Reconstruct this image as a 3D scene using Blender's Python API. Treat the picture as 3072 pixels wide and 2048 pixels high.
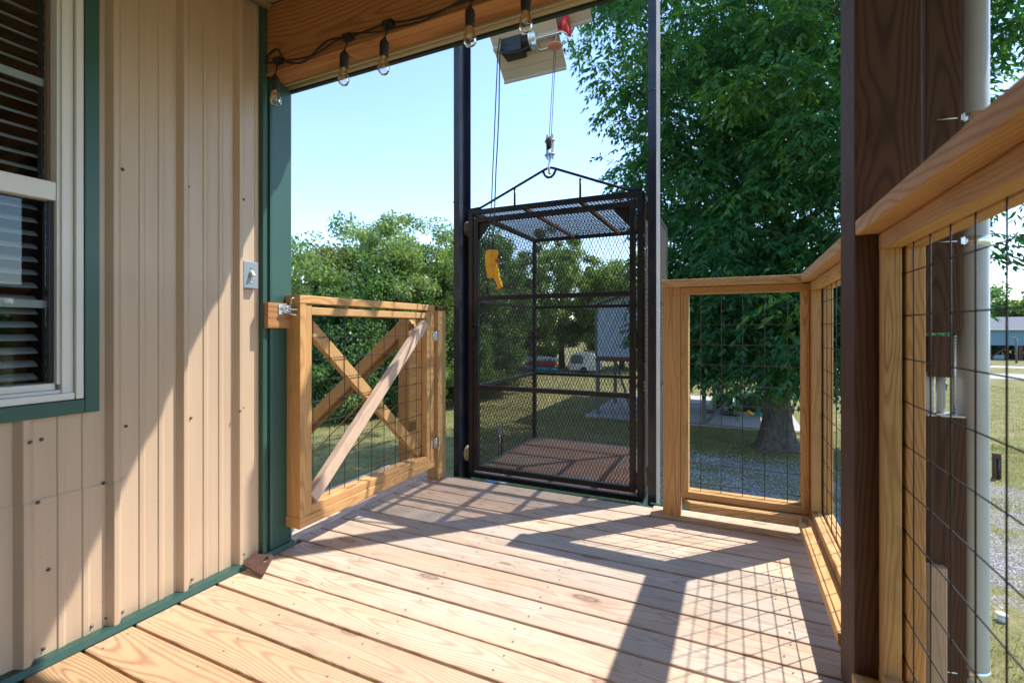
import bpy, bmesh, math, random
import numpy as np
from mathutils import Vector, Matrix
R = math.radians
random.seed(7)
rng = np.random.default_rng(7)
for o in list(bpy.data.objects):
    bpy.data.objects.remove(o)
SC = bpy.context.scene
COL = SC.collection
# ------------------------------------------------------------------ camera
YAW = 24.83
cam_d = bpy.data.cameras.new('camera')
cam = bpy.data.objects.new('camera', cam_d)
COL.objects.link(cam)
cam.location = (0, 0, 1.0)
cam.rotation_euler = (R(90), 0, R(YAW))
cam_d.sensor_width = 36
cam_d.lens = 1428 / 3072 * 36
cam_d.shift_y = -39.3 / 3072
cam_d.clip_start = 0.05
cam_d.clip_end = 1500
cam_d.dof.use_dof = True
cam_d.dof.focus_distance = 3.0
cam_d.dof.aperture_fstop = 3.6
SC.camera = cam
# ------------------------------------------------------------------ sky and sun
SUN = Vector((.49, .496, 1.0)).normalized()
world = bpy.data.worlds.new('World')
SC.world = world
world.use_nodes = True
wn = world.node_tree
wn.nodes.clear()
sky = wn.nodes.new('ShaderNodeTexSky')
sky.sky_type = 'NISHITA'
sky.sun_disc = False
sky.sun_elevation = math.asin(SUN.z)
sky.sun_rotation = math.atan2(SUN.x, SUN.y)
sky.air_density = 1.0
sky.dust_density = 0.1
sky.ozone_density = 2.6
bg = wn.nodes.new('ShaderNodeBackground')
bg.inputs[1].default_value = 0.15
wo = wn.nodes.new('ShaderNodeOutputWorld')
wn.links.new(sky.outputs[0], bg.inputs[0])
wn.links.new(bg.outputs[0], wo.inputs[0])
sun_d = bpy.data.lights.new('sun', 'SUN')
sun_d.energy = 2.65
sun_d.angle = R(0.53)
sun_d.color = (1, .945, .86)
sun = bpy.data.objects.new('sun', sun_d)
COL.objects.link(sun)
sun.rotation_euler = SUN.to_track_quat('Z', 'Y').to_euler()
SC.view_settings.view_transform = 'Standard'
SC.view_settings.look = 'None'
SC.view_settings.exposure = 1.42
SC.view_settings.gamma = 1
SC.view_settings.use_curve_mapping = False
GZ = -2.3      # ground level; the deck surface is z = 0

# ------------------------------------------------------------------ node helper
class NT:
    def __init__(s, name):
        s.m = bpy.data.materials.new(name)
        s.m.use_nodes = True
        s.t = s.m.node_tree
        s.t.nodes.clear()
        s.out = s.t.nodes.new('ShaderNodeOutputMaterial')
    def n(s, ty, **kw):
        nd = s.t.nodes.new('ShaderNode' + ty)
        for k, v in kw.items():
            setattr(nd, k, v)
        return nd
    def put(s, inp, v):
        if isinstance(v, bpy.types.NodeSocket):
            s.t.links.new(v, inp)
        elif v is not None:
            if isinstance(v, tuple) and len(v) == 3 and inp.type == 'RGBA':
                v = v + (1,)
            inp.default_value = v
    def math(s, op, a, b=0.0, c=None, clamp=False):
        nd = s.n('Math', operation=op, use_clamp=clamp)
        s.put(nd.inputs[0], a); s.put(nd.inputs[1], b)
        if c is not None: s.put(nd.inputs[2], c)
        return nd.outputs[0]
    def vmath(s, op, a, b=(0, 0, 0)):
        nd = s.n('VectorMath', operation=op)
        s.put(nd.inputs[0], a); s.put(nd.inputs[1], b)
        return nd.outputs[0]
    def comb(s, x, y, z):
        nd = s.n('CombineXYZ')
        s.put(nd.inputs[0], x); s.put(nd.inputs[1], y); s.put(nd.inputs[2], z)
        return nd.outputs[0]
    def sep(s, v):
        nd = s.n('SeparateXYZ'); s.put(nd.inputs[0], v)
        return nd.outputs
    def noise(s, v, scale, detail=2, rough=.5, col=False, dist=0):
        nd = s.n('TexNoise')
        s.put(nd.inputs['Vector'], v)
        nd.inputs['Scale'].default_value = scale
        nd.inputs['Detail'].default_value = detail
        nd.inputs['Roughness'].default_value = rough
        nd.inputs['Distortion'].default_value = dist
        return nd.outputs[1 if col else 0]
    def vor(s, v, scale, rnd=1.0, feature='F1', out=0):
        nd = s.n('TexVoronoi', feature=feature)
        s.put(nd.inputs['Vector'], v)
        nd.inputs['Scale'].default_value = scale
        nd.inputs['Randomness'].default_value = rnd
        return nd.outputs[out]
    def vor2(s, v, scale, rnd=1.0):
        nd = s.n('TexVoronoi', feature='F1', voronoi_dimensions='2D')
        s.put(nd.inputs['Vector'], v)
        nd.inputs['Scale'].default_value = scale
        nd.inputs['Randomness'].default_value = rnd
        return nd.outputs
    def ramp(s, f, stops, ease=False):
        nd = s.n('ValToRGB')
        if ease: nd.color_ramp.interpolation = 'EASE'
        e = nd.color_ramp.elements
        while len(e) > 1: e.remove(e[-1])
        for i, (p, c) in enumerate(stops):
            el = e[0] if i == 0 else e.new(p)
            el.position = p
            el.color = (c, c, c, 1) if not isinstance(c, tuple) else (c + (1,) if len(c) == 3 else c)
        s.put(nd.inputs[0], f)
        return nd.outputs[0]
    def mix(s, f, a, b, mode='MIX'):
        nd = s.n('Mix', data_type='RGBA', blend_type=mode)
        s.put(nd.inputs['Factor'], f); s.put(nd.inputs[6], a); s.put(nd.inputs[7], b)
        return nd.outputs[2]
    def bump(s, h, strength=.3, dist=.002):
        nd = s.n('Bump')
        nd.inputs['Strength'].default_value = strength
        nd.inputs['Distance'].default_value = dist
        s.put(nd.inputs['Height'], h)
        return nd.outputs[0]
    def bsdf(s, color, rough=.6, metal=0, normal=None, spec=.5, **kw):
        b = s.n('BsdfPrincipled')
        s.put(b.inputs['Base Color'], color); s.put(b.inputs['Roughness'], rough)
        s.put(b.inputs['Metallic'], metal)
        b.inputs['Specular IOR Level'].default_value = spec
        if normal is not None: s.put(b.inputs['Normal'], normal)
        for k, v in kw.items(): s.put(b.inputs[k], v)
        return b.outputs[0]
    def end(s, sh):
        s.t.links.new(sh, s.out.inputs[0])
        return s.m
    def obj(s): return s.n('TexCoord').outputs['Object']
    def pos(s): return s.n('NewGeometry').outputs['Position']
    def info(s):
        nd = s.n('ObjectInfo')
        return nd

def wood(name, light, dark, gray, knotc, ringk=820, contrast=.55, rough=.62, grayamt=.6, knots=1.0, fiber=.25, spec=.3):
    """plain sawn timber: object X runs along the grain, obj.color = (seed, weathering, tone, -)"""
    t = NT(name)
    inf = t.info()
    cr = t.n('SeparateColor'); t.put(cr.inputs[0], inf.outputs['Color'])
    seed, wea, tone = cr.outputs[0], cr.outputs[1], cr.outputs[2]
    x, y, z = t.sep(t.obj())
    off = t.math('MULTIPLY', seed, 37.0)
    xs = t.math('ADD', x, off)
    # slow wander of the heart of the tree
    w1 = t.noise(t.comb(t.math('MULTIPLY', xs, 1.1), t.math('MULTIPLY', y, 2.5), off), 1.0, 2)
    w2 = t.noise(t.comb(t.math('MULTIPLY', xs, .8), off, t.math('MULTIPLY', z, 2.0)), 1.0, 1)
    yy = t.math('ADD', y, t.math('MULTIPLY', t.math('SUBTRACT', w1, .5), .16))
    zz = t.math('ADD', t.math('ADD', z, .012), t.math('MULTIPLY', t.math('SUBTRACT', w2, .42), .16))
    kv = t.comb(t.math('MULTIPLY', xs, 1.9), t.math('ADD', t.math('MULTIPLY', y, 5.2), seed), t.math('MULTIPLY', off, 1.3))
    kv = t.comb(t.math('MULTIPLY_ADD', seed, 13.0, t.math('MULTIPLY', xs, 1.9)), t.math('ADD', t.math('MULTIPLY', y, 6.0), t.math('MULTIPLY', seed, 7.0)), 0.0)
    kvo = t.vor2(kv, 1.0, .85)
    kd = kvo[0]
    kc = t.sep(kvo[1])
    kmask = t.ramp(kc[0], [(.52, 0.0), (.60, .6), (1.0, 1.0)])
    kd = t.math('MULTIPLY', kd, t.math('MULTIPLY_ADD', kc[1], .9, .65))
    kn = t.math('MULTIPLY', t.ramp(kd, [(0, 1.0), (.09, .72), (.32, 0.0)], True), t.math('MULTIPLY', kmask, knots))
    r = t.math('SQRT', t.math('ADD', t.math('MULTIPLY', yy, yy), t.math('MULTIPLY', zz, zz)))
    r = t.math('ADD', r, t.math('MULTIPLY', kn, .022))
    r = t.math('ADD', r, t.math('MULTIPLY', t.noise(t.comb(t.math('MULTIPLY', xs, 6), t.math('MULTIPLY', y, 30), z), 1.0, 2), .004))
    ring = t.math('MULTIPLY_ADD', t.math('SINE', t.math('MULTIPLY', r, ringk)), .5, .5)
    ring = t.math('POWER', ring, 2.6)
    fib = t.noise(t.comb(t.math('MULTIPLY', xs, 5), t.math('MULTIPLY', y, 420), t.math('MULTIPLY', z, 420)), 1.0, 3, .6)
    blot = t.noise(t.comb(t.math('MULTIPLY', xs, 1.6), t.math('MULTIPLY', y, 6), off), 1.0, 3)
    var = t.ramp(t.noise(t.comb(t.math('MULTIPLY', xs, .9), t.math('MULTIPLY', y, 3), z), 1.0, 2), [(.3, .35), (.7, 1.0)])
    base = t.mix(t.math('MULTIPLY', ring, t.math('MULTIPLY', var, contrast)), light, dark)
    base = t.mix(t.math('MULTIPLY', t.ramp(fib, [(.35, 1.0), (.62, 0.0)]), fiber), base, dark)
    base = t.mix(t.math('MULTIPLY', t.math('MULTIPLY', wea, grayamt), t.ramp(blot, [(.25, .45), (.65, 1.0)])), base, t.mix(t.math('MULTIPLY', ring, .35), gray, dark))
    k2 = t.ramp(kd, [(0, 1.0), (.03, .45), (.055, .95), (.075, .25), (.12, 0.0)])
    base = t.mix(t.math('MULTIPLY', t.math('MULTIPLY', k2, kmask), .88 * knots), base, knotc)
    tn = t.math('MULTIPLY_ADD', tone, .46, .77)
    hue = t.math('FRACT', t.math('MULTIPLY', seed, 91.7))
    base = t.mix(t.math('MULTIPLY', hue, .55), base, t.mix(1.0, base, (1.08, .86, .74), 'MULTIPLY'))
    base = t.mix(1.0, base, t.comb(tn, tn, tn), 'MULTIPLY')
    sp_ = t.noise(t.comb(t.math('MULTIPLY', xs, 7), t.math('MULTIPLY', y, 16), t.math('MULTIPLY', z, 16)), 1.0, 6, .72)
    base = t.mix(t.math('MULTIPLY', t.ramp(sp_, [(.50, 0.0), (.68, 1.0)]), .30), base, t.mix(.5, dark, (.16, .12, .095)))
    ck = t.noise(t.comb(t.math('MULTIPLY', xs, 2.2), t.math('MULTIPLY', y, 150), t.math('MULTIPLY', z, 150)), 1.0, 2, .5)
    base = t.mix(t.math('MULTIPLY', t.ramp(ck, [(.74, 0.0), (.78, 1.0)]), .6), base, knotc)
    h = t.math('ADD', t.math('MULTIPLY', fib, .6), t.math('MULTIPLY', ring, -.5))
    return t.end(t.bsdf(base, t.math('MULTIPLY_ADD', fib, .15, rough - .05), normal=t.bump(h, .35, .0012), spec=spec))

def paint(name, col, rough=.45, metal=0.0, var=.12, vscale=6, bump=.15, bscale=120, dirt=None, dscale=3, damt=.4, spec=.5, coat=0):
    t = NT(name)
    p = t.obj()
    n1 = t.noise(p, vscale, 4, .6)
    c = t.mix(t.math('MULTIPLY', t.ramp(n1, [(.3, 0.0), (.75, 1.0)]), var), col, tuple(min(1, q * 1.5 + .02) for q in col))
    if dirt is not None:
        n2 = t.noise(p, dscale, 5, .7)
        c = t.mix(t.math('MULTIPLY', t.ramp(n2, [(.48, 0.0), (.66, 1.0)]), damt), c, dirt)
    b = t.noise(p, bscale, 3)
    kw = {'Coat Weight': coat} if coat else {}
    return t.end(t.bsdf(c, t.math('MULTIPLY_ADD', n1, .18, rough - .09), metal, t.bump(b, bump, .001), spec, **kw))

M = {}
M['deck'] = wood('deck pine', (.55, .38, .215), (.245, .115, .045), (.60, .515, .435), (.12, .055, .025), contrast=.74, grayamt=1.0, knots=1)
M['pine'] = wood('rail pine', (.60, .375, .155), (.30, .135, .035), (.48, .35, .22), (.07, .03, .012), ringk=760, contrast=.72, grayamt=.55)
M['brace'] = wood('pale brace pine', (.68, .52, .38), (.40, .23, .12), (.5, .42, .36), (.10, .045, .02), ringk=800, contrast=.45)
M['beam'] = wood('beam pine', (.52, .27, .11), (.22, .085, .022), (.36, .22, .12), (.04, .018, .01), ringk=340, contrast=.8, knots=.9)
M['oldpost'] = wood('brown stained post', (.100, .047, .025), (.026, .011, .007), (.14, .095, .08), (.03, .012, .008), ringk=900, contrast=.85, rough=.7, grayamt=.5)
M['oldgray'] = wood('weathered timber', (.20, .125, .075), (.07, .035, .02), (.26, .22, .19), (.03, .02, .01), contrast=.7, rough=.8)
M['stair'] = wood('stair pine', (.46, .29, .12), (.27, .14, .045), (.4, .3, .2), (.10, .045, .02), ringk=900, contrast=.5)
M['tan'] = paint('tan painted steel', (.53, .395, .28), .36, var=.06, vscale=2.5, bump=.05, bscale=40, dirt=(.33, .22, .14), dscale=1.3, damt=.16)
def siding_mat():
    t = NT('tan ribbed siding')
    p = t.obj(); x, y, z = t.sep(p)
    st = t.noise(t.comb(t.math('MULTIPLY', x, 20), t.math('MULTIPLY', y, 26), t.math('MULTIPLY', z, 1.1)), 1.0, 4, .6)
    big = t.noise(p, 1.6, 3)
    c = t.mix(t.math('MULTIPLY', t.ramp(st, [(.46, 0.0), (.72, 1.0)]), .28), (.55, .405, .275), (.37, .255, .155))
    c = t.mix(t.math('MULTIPLY', t.ramp(big, [(.4, 0.0), (.7, 1.0)]), .15), c, (.60, .47, .36))
    spk = t.vor(p, 24)
    c = t.mix(t.math('MULTIPLY', t.ramp(spk, [(.035, 1.0), (.06, 0.0)]), .5), c, (.22, .14, .09))
    low = t.math('MULTIPLY', t.ramp(z, [(.0, 1.0), (.10, 0.0)]), t.ramp(t.noise(p, 14, 4), [(.4, 0.0), (.7, .6)]))
    c = t.mix(low, c, (.25, .19, .14))
    return t.end(t.bsdf(c, t.math('MULTIPLY_ADD', st, .25, .26), normal=t.bump(t.noise(p, 3.5, 2), .25, .01)))
M['tan'] = siding_mat()
M['green'] = paint('green painted steel', (.034, .098, .076), .33, var=.15, vscale=3, bump=.05, bscale=30)
M['green_dark'] = paint('dark green base flashing', (.022, .070, .052), .42, var=.3, vscale=5, bump=.1, dirt=(.12, .10, .07), dscale=4, damt=.35)
M['cream'] = paint('cream painted steel', (.50, .42, .26), .4, var=.1, bump=.05, dirt=(.3, .22, .12), damt=.3)
M['canopy'] = paint('weathered cream steel', (.40, .365, .28), .45, var=.1, bump=.05, dirt=(.22, .17, .12), damt=.3)
M['ceiling'] = paint('warm ceiling board', (.50, .33, .16), .6, var=.1, bump=.05)
M['dark_flash'] = paint('dark green flashing', (.03, .045, .03), .45)
M['vinyl'] = paint('white vinyl', (.72, .70, .64), .35, var=.05, bump=.02)
M['slat'] = paint('blind slat', (.56, .58, .60), .4, var=.05, bump=.0)
M['black'] = paint('black painted steel', (.010, .009, .010), .40, var=.5, vscale=14, bump=.35, bscale=220, dirt=(.035, .024, .02), dscale=7, damt=.4, spec=.4)
M['navy'] = paint('dark navy painted steel', (.010, .014, .026), .32, var=.6, vscale=9, bump=.3, bscale=160, dirt=(.06, .055, .06), dscale=5, damt=.4)
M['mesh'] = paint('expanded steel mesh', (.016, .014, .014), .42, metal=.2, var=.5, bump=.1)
M['mesh_sunlit'] = paint('sun-lightened grey steel mesh', (.15, .125, .105), .55, var=.5, bump=.1)  # lighter copy of the mesh, sun on its outer side put into the colour
M['wire'] = paint('dark welded wire', (.045, .042, .045), .38, metal=.75, var=.3, bump=.1, bscale=300)
M['screw'] = paint('tan grey screw head', (.14, .11, .09), .5, metal=.3)
M['rust'] = paint('rusty steel', (.085, .04, .028), .7, metal=.2, var=.8, vscale=20, bump=.5, dirt=(.04, .03, .035), dscale=12, damt=.8)
M['rustmesh'] = paint('rusty floor mesh', (.22, .12, .085), .75, var=.5, vscale=6, bump=.3, dirt=(.2, .19, .18), dscale=2.2, damt=.9)
M['galv'] = paint('galvanised steel', (.55, .57, .58), .34, metal=.85, var=.2, vscale=30, bump=.1)
M['sunlit'] = paint('worn grey steel face', (.19, .19, .20), .5, metal=.3, var=.5, vscale=8, bump=.3, dirt=(.30, .25, .22), dscale=6, damt=.7)  # lighter grey that paints in the sun on the mast's outer face
M['zinc'] = paint('zinc plated bracket', (.75, .78, .8), .25, metal=.95, var=.2, bump=.3, bscale=60)
M['pipe'] = paint('pale grey conduit', (.52, .55, .56), .34, var=.15, vscale=5, bump=.1, dirt=(.35, .33, .27), damt=.3)
M['white_pvc'] = paint('white plastic', (.72, .75, .78), .4, var=.05)
M['plate'] = paint('grey steel wall plate', (.24, .29, .33), .32, var=.05, bump=.03)
M['cable'] = paint('black rubber cable', (.012, .011, .011), .5, var=.3)
M['socket'] = paint('black rubber socket', (.014, .012, .011), .55, var=.4, bump=.4)
M['brass'] = paint('filament gold', (.85, .55, .12), .35, var=.1)
M['capbase'] = paint('bulb base', (.55, .5, .38), .3, metal=.8)
M['yellow'] = paint('yellow plastic', (.82, .40, .02), .42, var=.12, bump=.06, dirt=(.55, .26, .03), dscale=20, damt=.5)
M['red'] = paint('red painted metal', (.55, .012, .02), .3, var=.1, coat=.4)
M['orange'] = paint('orange limit disc', (.58, .25, .18), .5, var=.1)
M['motor'] = paint('black motor cover', (.012, .014, .016), .4, var=.3, bump=.2)
M['bluegray'] = paint('pale blue siding', (.36, .44, .52), .5, var=.06)
M['bluefar'] = paint('blue siding', (.13, .24, .31), .5, var=.06)
M['roofgray'] = paint('grey metal roof', (.15, .155, .17), .8, var=.1, spec=.15)
M['greengray'] = paint('grey green post', (.12, .135, .12), .7, var=.2)
M['redbrown'] = paint('red brown timber', (.12, .04, .025), .7, var=.2)
M['concrete'] = paint('concrete', (.40, .38, .36), .85, var=.2, vscale=1.2, bump=.3, bscale=25, dirt=(.24, .22, .2), dscale=.8, damt=.6)
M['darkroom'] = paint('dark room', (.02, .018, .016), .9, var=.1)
M['blue_plastic'] = paint('blue plastic', (.10, .28, .55), .4, var=.1)
M['teal_plastic'] = paint('turquoise plastic', (.02, .30, .42), .4, var=.1)
M['kred'] = paint('red plastic', (.42, .02, .03), .4, var=.1)
M['kgray'] = paint('pale hull', (.42, .5, .5), .4, var=.1)
M['bin_green'] = paint('dark green plastic bin', (.01, .11, .07), .4, var=.1)
M['tyre'] = paint('black tyre', (.015, .015, .016), .7, var=.3)
M['blackbox'] = paint('black coated box', (.012, .013, .017), .35, var=.3)

def glass_mat(name, tint=(1, 1, 1), rough=0.0, thin=.08):
    t = NT(name)
    g = t.n('BsdfGlossy'); g.inputs['Roughness'].default_value = rough
    tr = t.n('BsdfTransparent'); tr.inputs[0].default_value = tint + (1,)
    fr = t.n('Fresnel'); fr.inputs[0].default_value = 1.5
    mx = t.n('MixShader')
    t.put(mx.inputs[0], t.math('MULTIPLY_ADD', fr.outputs[0], 1.0, thin, clamp=True))
    t.t.links.new(tr.outputs[0], mx.inputs[1]); t.t.links.new(g.outputs[0], mx.inputs[2])
    return t.end(mx.outputs[0])
M['glass'] = glass_mat('window glass', (.85, .88, .88), 0.0, .0)
M['bulb'] = glass_mat('clear bulb glass', (.97, .96, .93), 0.0, .03)

def leaf_mat(name, c1, c2, c3, transl=.35, rough=.45, spec=.4):
    t = NT(name)
    a = t.n('Attribute', attribute_name='rnd')
    f = a.outputs['Fac']
    c = t.ramp(f, [(0, c1), (.55, c2), (1, c3)])
    d = t.bsdf(c, rough, spec=spec)
    tl = t.n('BsdfTranslucent')
    t.put(tl.inputs[0], t.mix(1.0, c, (1.25, 1.5, .45), 'MULTIPLY'))
    mx = t.n('MixShader'); mx.inputs[0].default_value = transl
    t.t.links.new(d, mx.inputs[1]); t.t.links.new(tl.outputs[0], mx.inputs[2])
    return t.end(mx.outputs[0])
M['leaf_big'] = leaf_mat('big tree leaf', (.028, .100, .045), (.055, .165, .062), (.15, .28, .06), .45, .38)
M['leaf_light'] = leaf_mat('light leaf', (.11, .175, .065), (.20, .275, .10), (.32, .37, .17), .42, .45)
M['leaf_mid'] = leaf_mat('mid leaf', (.06, .13, .05), (.11, .20, .07), (.20, .28, .11), .42, .45)
M['leaf_dark'] = leaf_mat('dark leaf', (.025, .075, .03), (.05, .12, .04), (.10, .18, .055), .38, .5)
M['leaf_rust'] = leaf_mat('rust leaf', (.10, .04, .03), (.14, .07, .045), (.16, .12, .05), .3, .5)
M['grass'] = leaf_mat('grass blade', (.14, .16, .05), (.27, .24, .10), (.40, .33, .17), .3, .6)

def bark_mat():
    t = NT('bark')
    x, y, z = t.sep(t.obj())
    v = t.comb(t.math('MULTIPLY', x, 9), t.math('MULTIPLY', y, 9), t.math('MULTIPLY', z, 1.6))
    n1 = t.noise(v, 1.6, 5, .65, dist=.8)
    n2 = t.vor(v, 1.8, 1.0, 'F2')
    c = t.mix(t.ramp(n1, [(.3, 0.0), (.7, 1.0)]), (.05, .04, .032), (.19, .16, .13))
    h = t.math('ADD', n1, t.math('MULTIPLY', n2, .5))
    return t.end(t.bsdf(c, .9, normal=t.bump(h, 1.0, .03), spec=.2))
M['bark'] = bark_mat()

def ground_mat():
    t = NT('dry lawn and gravel')
    p = t.pos()
    x, y, z = t.sep(p)
    big = t.noise(p, .22, 3)
    mid = t.noise(p, 1.3, 5, .65)
    fine = t.noise(p, 22, 4, .7)
    vf = t.noise(p, 90, 3, .7)
    g = t.mix(t.ramp(mid, [(.36, 0.0), (.64, 1.0)]), (.19, .18, .065), (.40, .325, .17))
    g = t.mix(t.math('MULTIPLY', t.ramp(fine, [(.4, 0.0), (.62, 1.0)]), .5), g, (.09, .13, .035))
    g = t.mix(t.math('MULTIPLY', t.ramp(vf, [(.42, 1.0), (.6, 0.0)]), .35), g, (.05, .055, .02))
    g = t.mix(t.math('MULTIPLY', t.ramp(big, [(.45, 0.0), (.65, 1.0)]), .3), g, (.12, .18, .05))
    # gravel lane running along X between y 6 and 13.6
    lane = t.math('MULTIPLY', t.ramp(t.math('MULTIPLY', y, .05), [(.33, 0.0), (.385, 1.0), (.655, 1.0), (.70, 0.0)]),
                  t.ramp(t.math('MULTIPLY_ADD', x, .05, .5), [(.40, 0.0), (.46, 1.0), (.80, 1.0), (.9, 0.6)]))
    patch = t.noise(t.comb(t.math('MULTIPLY', x, .7), t.math('MULTIPLY', y, 1.6), 0), 1.0, 4, .65)
    lm = t.ramp(t.math('ADD', t.math('MULTIPLY', lane, .55), t.math('MULTIPLY', patch, .75)), [(.86, 0.0), (.98, 1.0)])
    st = t.vor(p, 34, 1.0, 'F1', 1)
    sd = t.vor(p, 34)
    sc = t.sep(st)
    stone = t.mix(sc[0], (.26, .25, .25), (.60, .58, .56))
    stone = t.mix(t.ramp(sd, [(.3, 0.0), (.62, .8)]), stone, (.10, .085, .07))
    c = t.mix(lm, g, stone)
    h = t.math('ADD', t.math('MULTIPLY', fine, .6), t.math('MULTIPLY', t.math('SUBTRACT', 1.0, sd), lm))
    return t.end(t.bsdf(c, .95, normal=t.bump(h, .8, .03), spec=.1))
M['ground'] = ground_mat()
M['road'] = paint('pale road', (.42, .41, .40), .9, var=.2, vscale=.5, bump=.2)

# ------------------------------------------------------------------ object helpers
W = {}
def reg(o, Mx):
    W[o.name] = Mx
    return o
def link(name, me, mat, parent=None, Mx=None):
    o = bpy.data.objects.new(name, me)
    COL.objects.link(o)
    if mat is not None and not me.materials: me.materials.append(mat)
    Mx = Mx if Mx is not None else Matrix.Identity(4)
    if parent is not None:
        o.parent = parent
        o.matrix_parent_inverse = W[parent.name].inverted()
    o.matrix_basis = Mx
    o.color = (random.random(), .5, random.random(), 1)
    return reg(o, Mx)
def tag(o, label=None, cat=None, group=None, kind=None):
    if label: o['label'] = label
    if cat: o['category'] = cat
    if group: o['group'] = group
    if kind: o['kind'] = kind
    return o
def empty(name, loc, label=None, cat=None, group=None, kind=None):
    o = bpy.data.objects.new(name, None)
    COL.objects.link(o)
    o.empty_display_size = .1
    Mx = Matrix.Translation(loc)
    o.matrix_basis = Mx
    tag(o, label, cat, group, kind)
    return reg(o, Mx)
def pyd(v, f, smooth=False):
    me = bpy.data.meshes.new('m')
    me.from_pydata([tuple(q) for q in v], [], f)
    if smooth:
        me.polygons.foreach_set('use_smooth', [True] * len(me.polygons))
    me.update()
    return me

class MB:
    def __init__(s): s.v = []; s.f = []; s.sm = []
    def add(s, v, f, smooth=False):
        b = len(s.v)
        s.v += [tuple(q) for q in v]
        s.f += [tuple(b + i for i in q) for q in f]
        s.sm += [smooth] * len(f)
        return s
    def box(s, a, b, M_=None):
        x0, y0, z0 = a; x1, y1, z1 = b
        v = [(x0, y0, z0), (x1, y0, z0), (x1, y1, z0), (x0, y1, z0), (x0, y0, z1), (x1, y0, z1), (x1, y1, z1), (x0, y1, z1)]
        if M_ is not None: v = [M_ @ Vector(q) for q in v]
        return s.add(v, [(0, 3, 2, 1), (4, 5, 6, 7), (0, 1, 5, 4), (1, 2, 6, 5), (2, 3, 7, 6), (3, 0, 4, 7)])
    def tube(s, pts, r, seg=8, cap=True, smooth=True):
        pts = [Vector(p) for p in pts]
        rs = r if isinstance(r, (list, tuple)) else [r] * len(pts)
        n = len(pts); b = len(s.v)
        up = None; vs = []
        for i, p in enumerate(pts):
            d = (pts[min(i + 1, n - 1)] - pts[max(i - 1, 0)])
            if d.length < 1e-9: d = Vector((0, 0, 1))
            d.normalize()
            if up is None:
                up = Vector((0, 0, 1)) if abs(d.z) < .9 else Vector((1, 0, 0))
            u = (up - d * up.dot(d)).normalized(); w = d.cross(u); up = u
            for k in range(seg):
                a = 2 * math.pi * k / seg
                vs.append(p + (u * math.cos(a) + w * math.sin(a)) * rs[i])
        f = []
        for i in range(n - 1):
            for k in range(seg):
                k2 = (k + 1) % seg
                f.append((i * seg + k, i * seg + k2, (i + 1) * seg + k2, (i + 1) * seg + k))
        s.add(vs, f, smooth)
        if cap:
            s.f.append(tuple(b + k for k in range(seg))[::-1]); s.sm.append(False)
            s.f.append(tuple(b + (n - 1) * seg + k for k in range(seg))); s.sm.append(False)
        return s
    def lathe(s, prof, M_=None, seg=16):
        n = len(prof); vs = []
        for r, z in prof:
            for k in range(seg):
                a = 2 * math.pi * k / seg
                q = Vector((r * math.cos(a), r * math.sin(a), z))
                vs.append(M_ @ q if M_ is not None else q)
        f = [(i * seg + k, i * seg + (k + 1) % seg, (i + 1) * seg + (k + 1) % seg, (i + 1) * seg + k) for i in range(n - 1) for k in range(seg)]
        s.add(vs, f, True)
        return s
    def prism(s, poly, a, b, M_=None):
        """extrude 2D poly (x, z) from y=a to y=b"""
        n = len(poly)
        v = [(x, a, z) for x, z in poly] + [(x, b, z) for x, z in poly]
        if M_ is not None: v = [M_ @ Vector(q) for q in v]
        f = [tuple(range(n)), tuple(range(2 * n - 1, n - 1, -1))] + [(i, i + n, (i + 1) % n + n, (i + 1) % n) for i in range(n)]
        return s.add(v, f)
    def build(s, name, mat, parent=None, Mx=None):
        me = pyd(s.v, s.f)
        me.polygons.foreach_set('use_smooth', s.sm)
        if Mx is not None:
            me.transform(Mx.inverted())
        return link(name, me, mat, parent, Mx)

def beam(name, a, b, w, h, mat, parent, up=(0, 0, 1), ch=.0035, wea=.5, tone=.5, seed=None, bevA=0, bevB=0):
    """timber from a to b; w is the width across (sideways), h the height along up; object X = grain"""
    a = Vector(a); b = Vector(b); L = (b - a).length
    x = (b - a).normalized(); z = Vector(up); z = (z - x * z.dot(x)).normalized(); y = z.cross(x)
    Mx = Matrix(((x.x, y.x, z.x, a.x), (x.y, y.y, z.y, a.y), (x.z, y.z, z.z, a.z), (0, 0, 0, 1)))
    hw, hh = w / 2, h / 2
    c = ch * .3
    pr = [(-hw + ch, -hh), (hw - ch, -hh), (hw - c, -hh + c), (hw, -hh + ch), (hw, hh - ch), (hw - c, hh - c), (hw - ch, hh), (-hw + ch, hh), (-hw + c, hh - c), (-hw, hh - ch), (-hw, -hh + ch), (-hw + c, -hh + c)]
    n = len(pr)
    v = [(0 + (bevA * (q[0] / w + .5)), q[0], q[1]) for q in pr] + [(L - (bevB * (q[0] / w + .5)), q[0], q[1]) for q in pr]
    f = [tuple(range(n))[::-1], tuple(range(n, 2 * n))] + [(i, (i + 1) % n, (i + 1) % n + n, i + n) for i in range(n)]
    me = pyd(v, f)
    o = link(name, me, mat, parent, Mx)
    o.color = (random.random() if seed is None else seed, wea, tone, 1)
    return o
def bx(name, a, b, mat, parent=None, wea=.5, tone=.5, seed=None, ch=.0035):
    """axis aligned timber box, grain along its longest side"""
    a = Vector([min(p, q) for p, q in zip(a, b)]); b2 = Vector([max(p, q) for p, q in zip(a, b)]) if False else None
    return None
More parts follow.
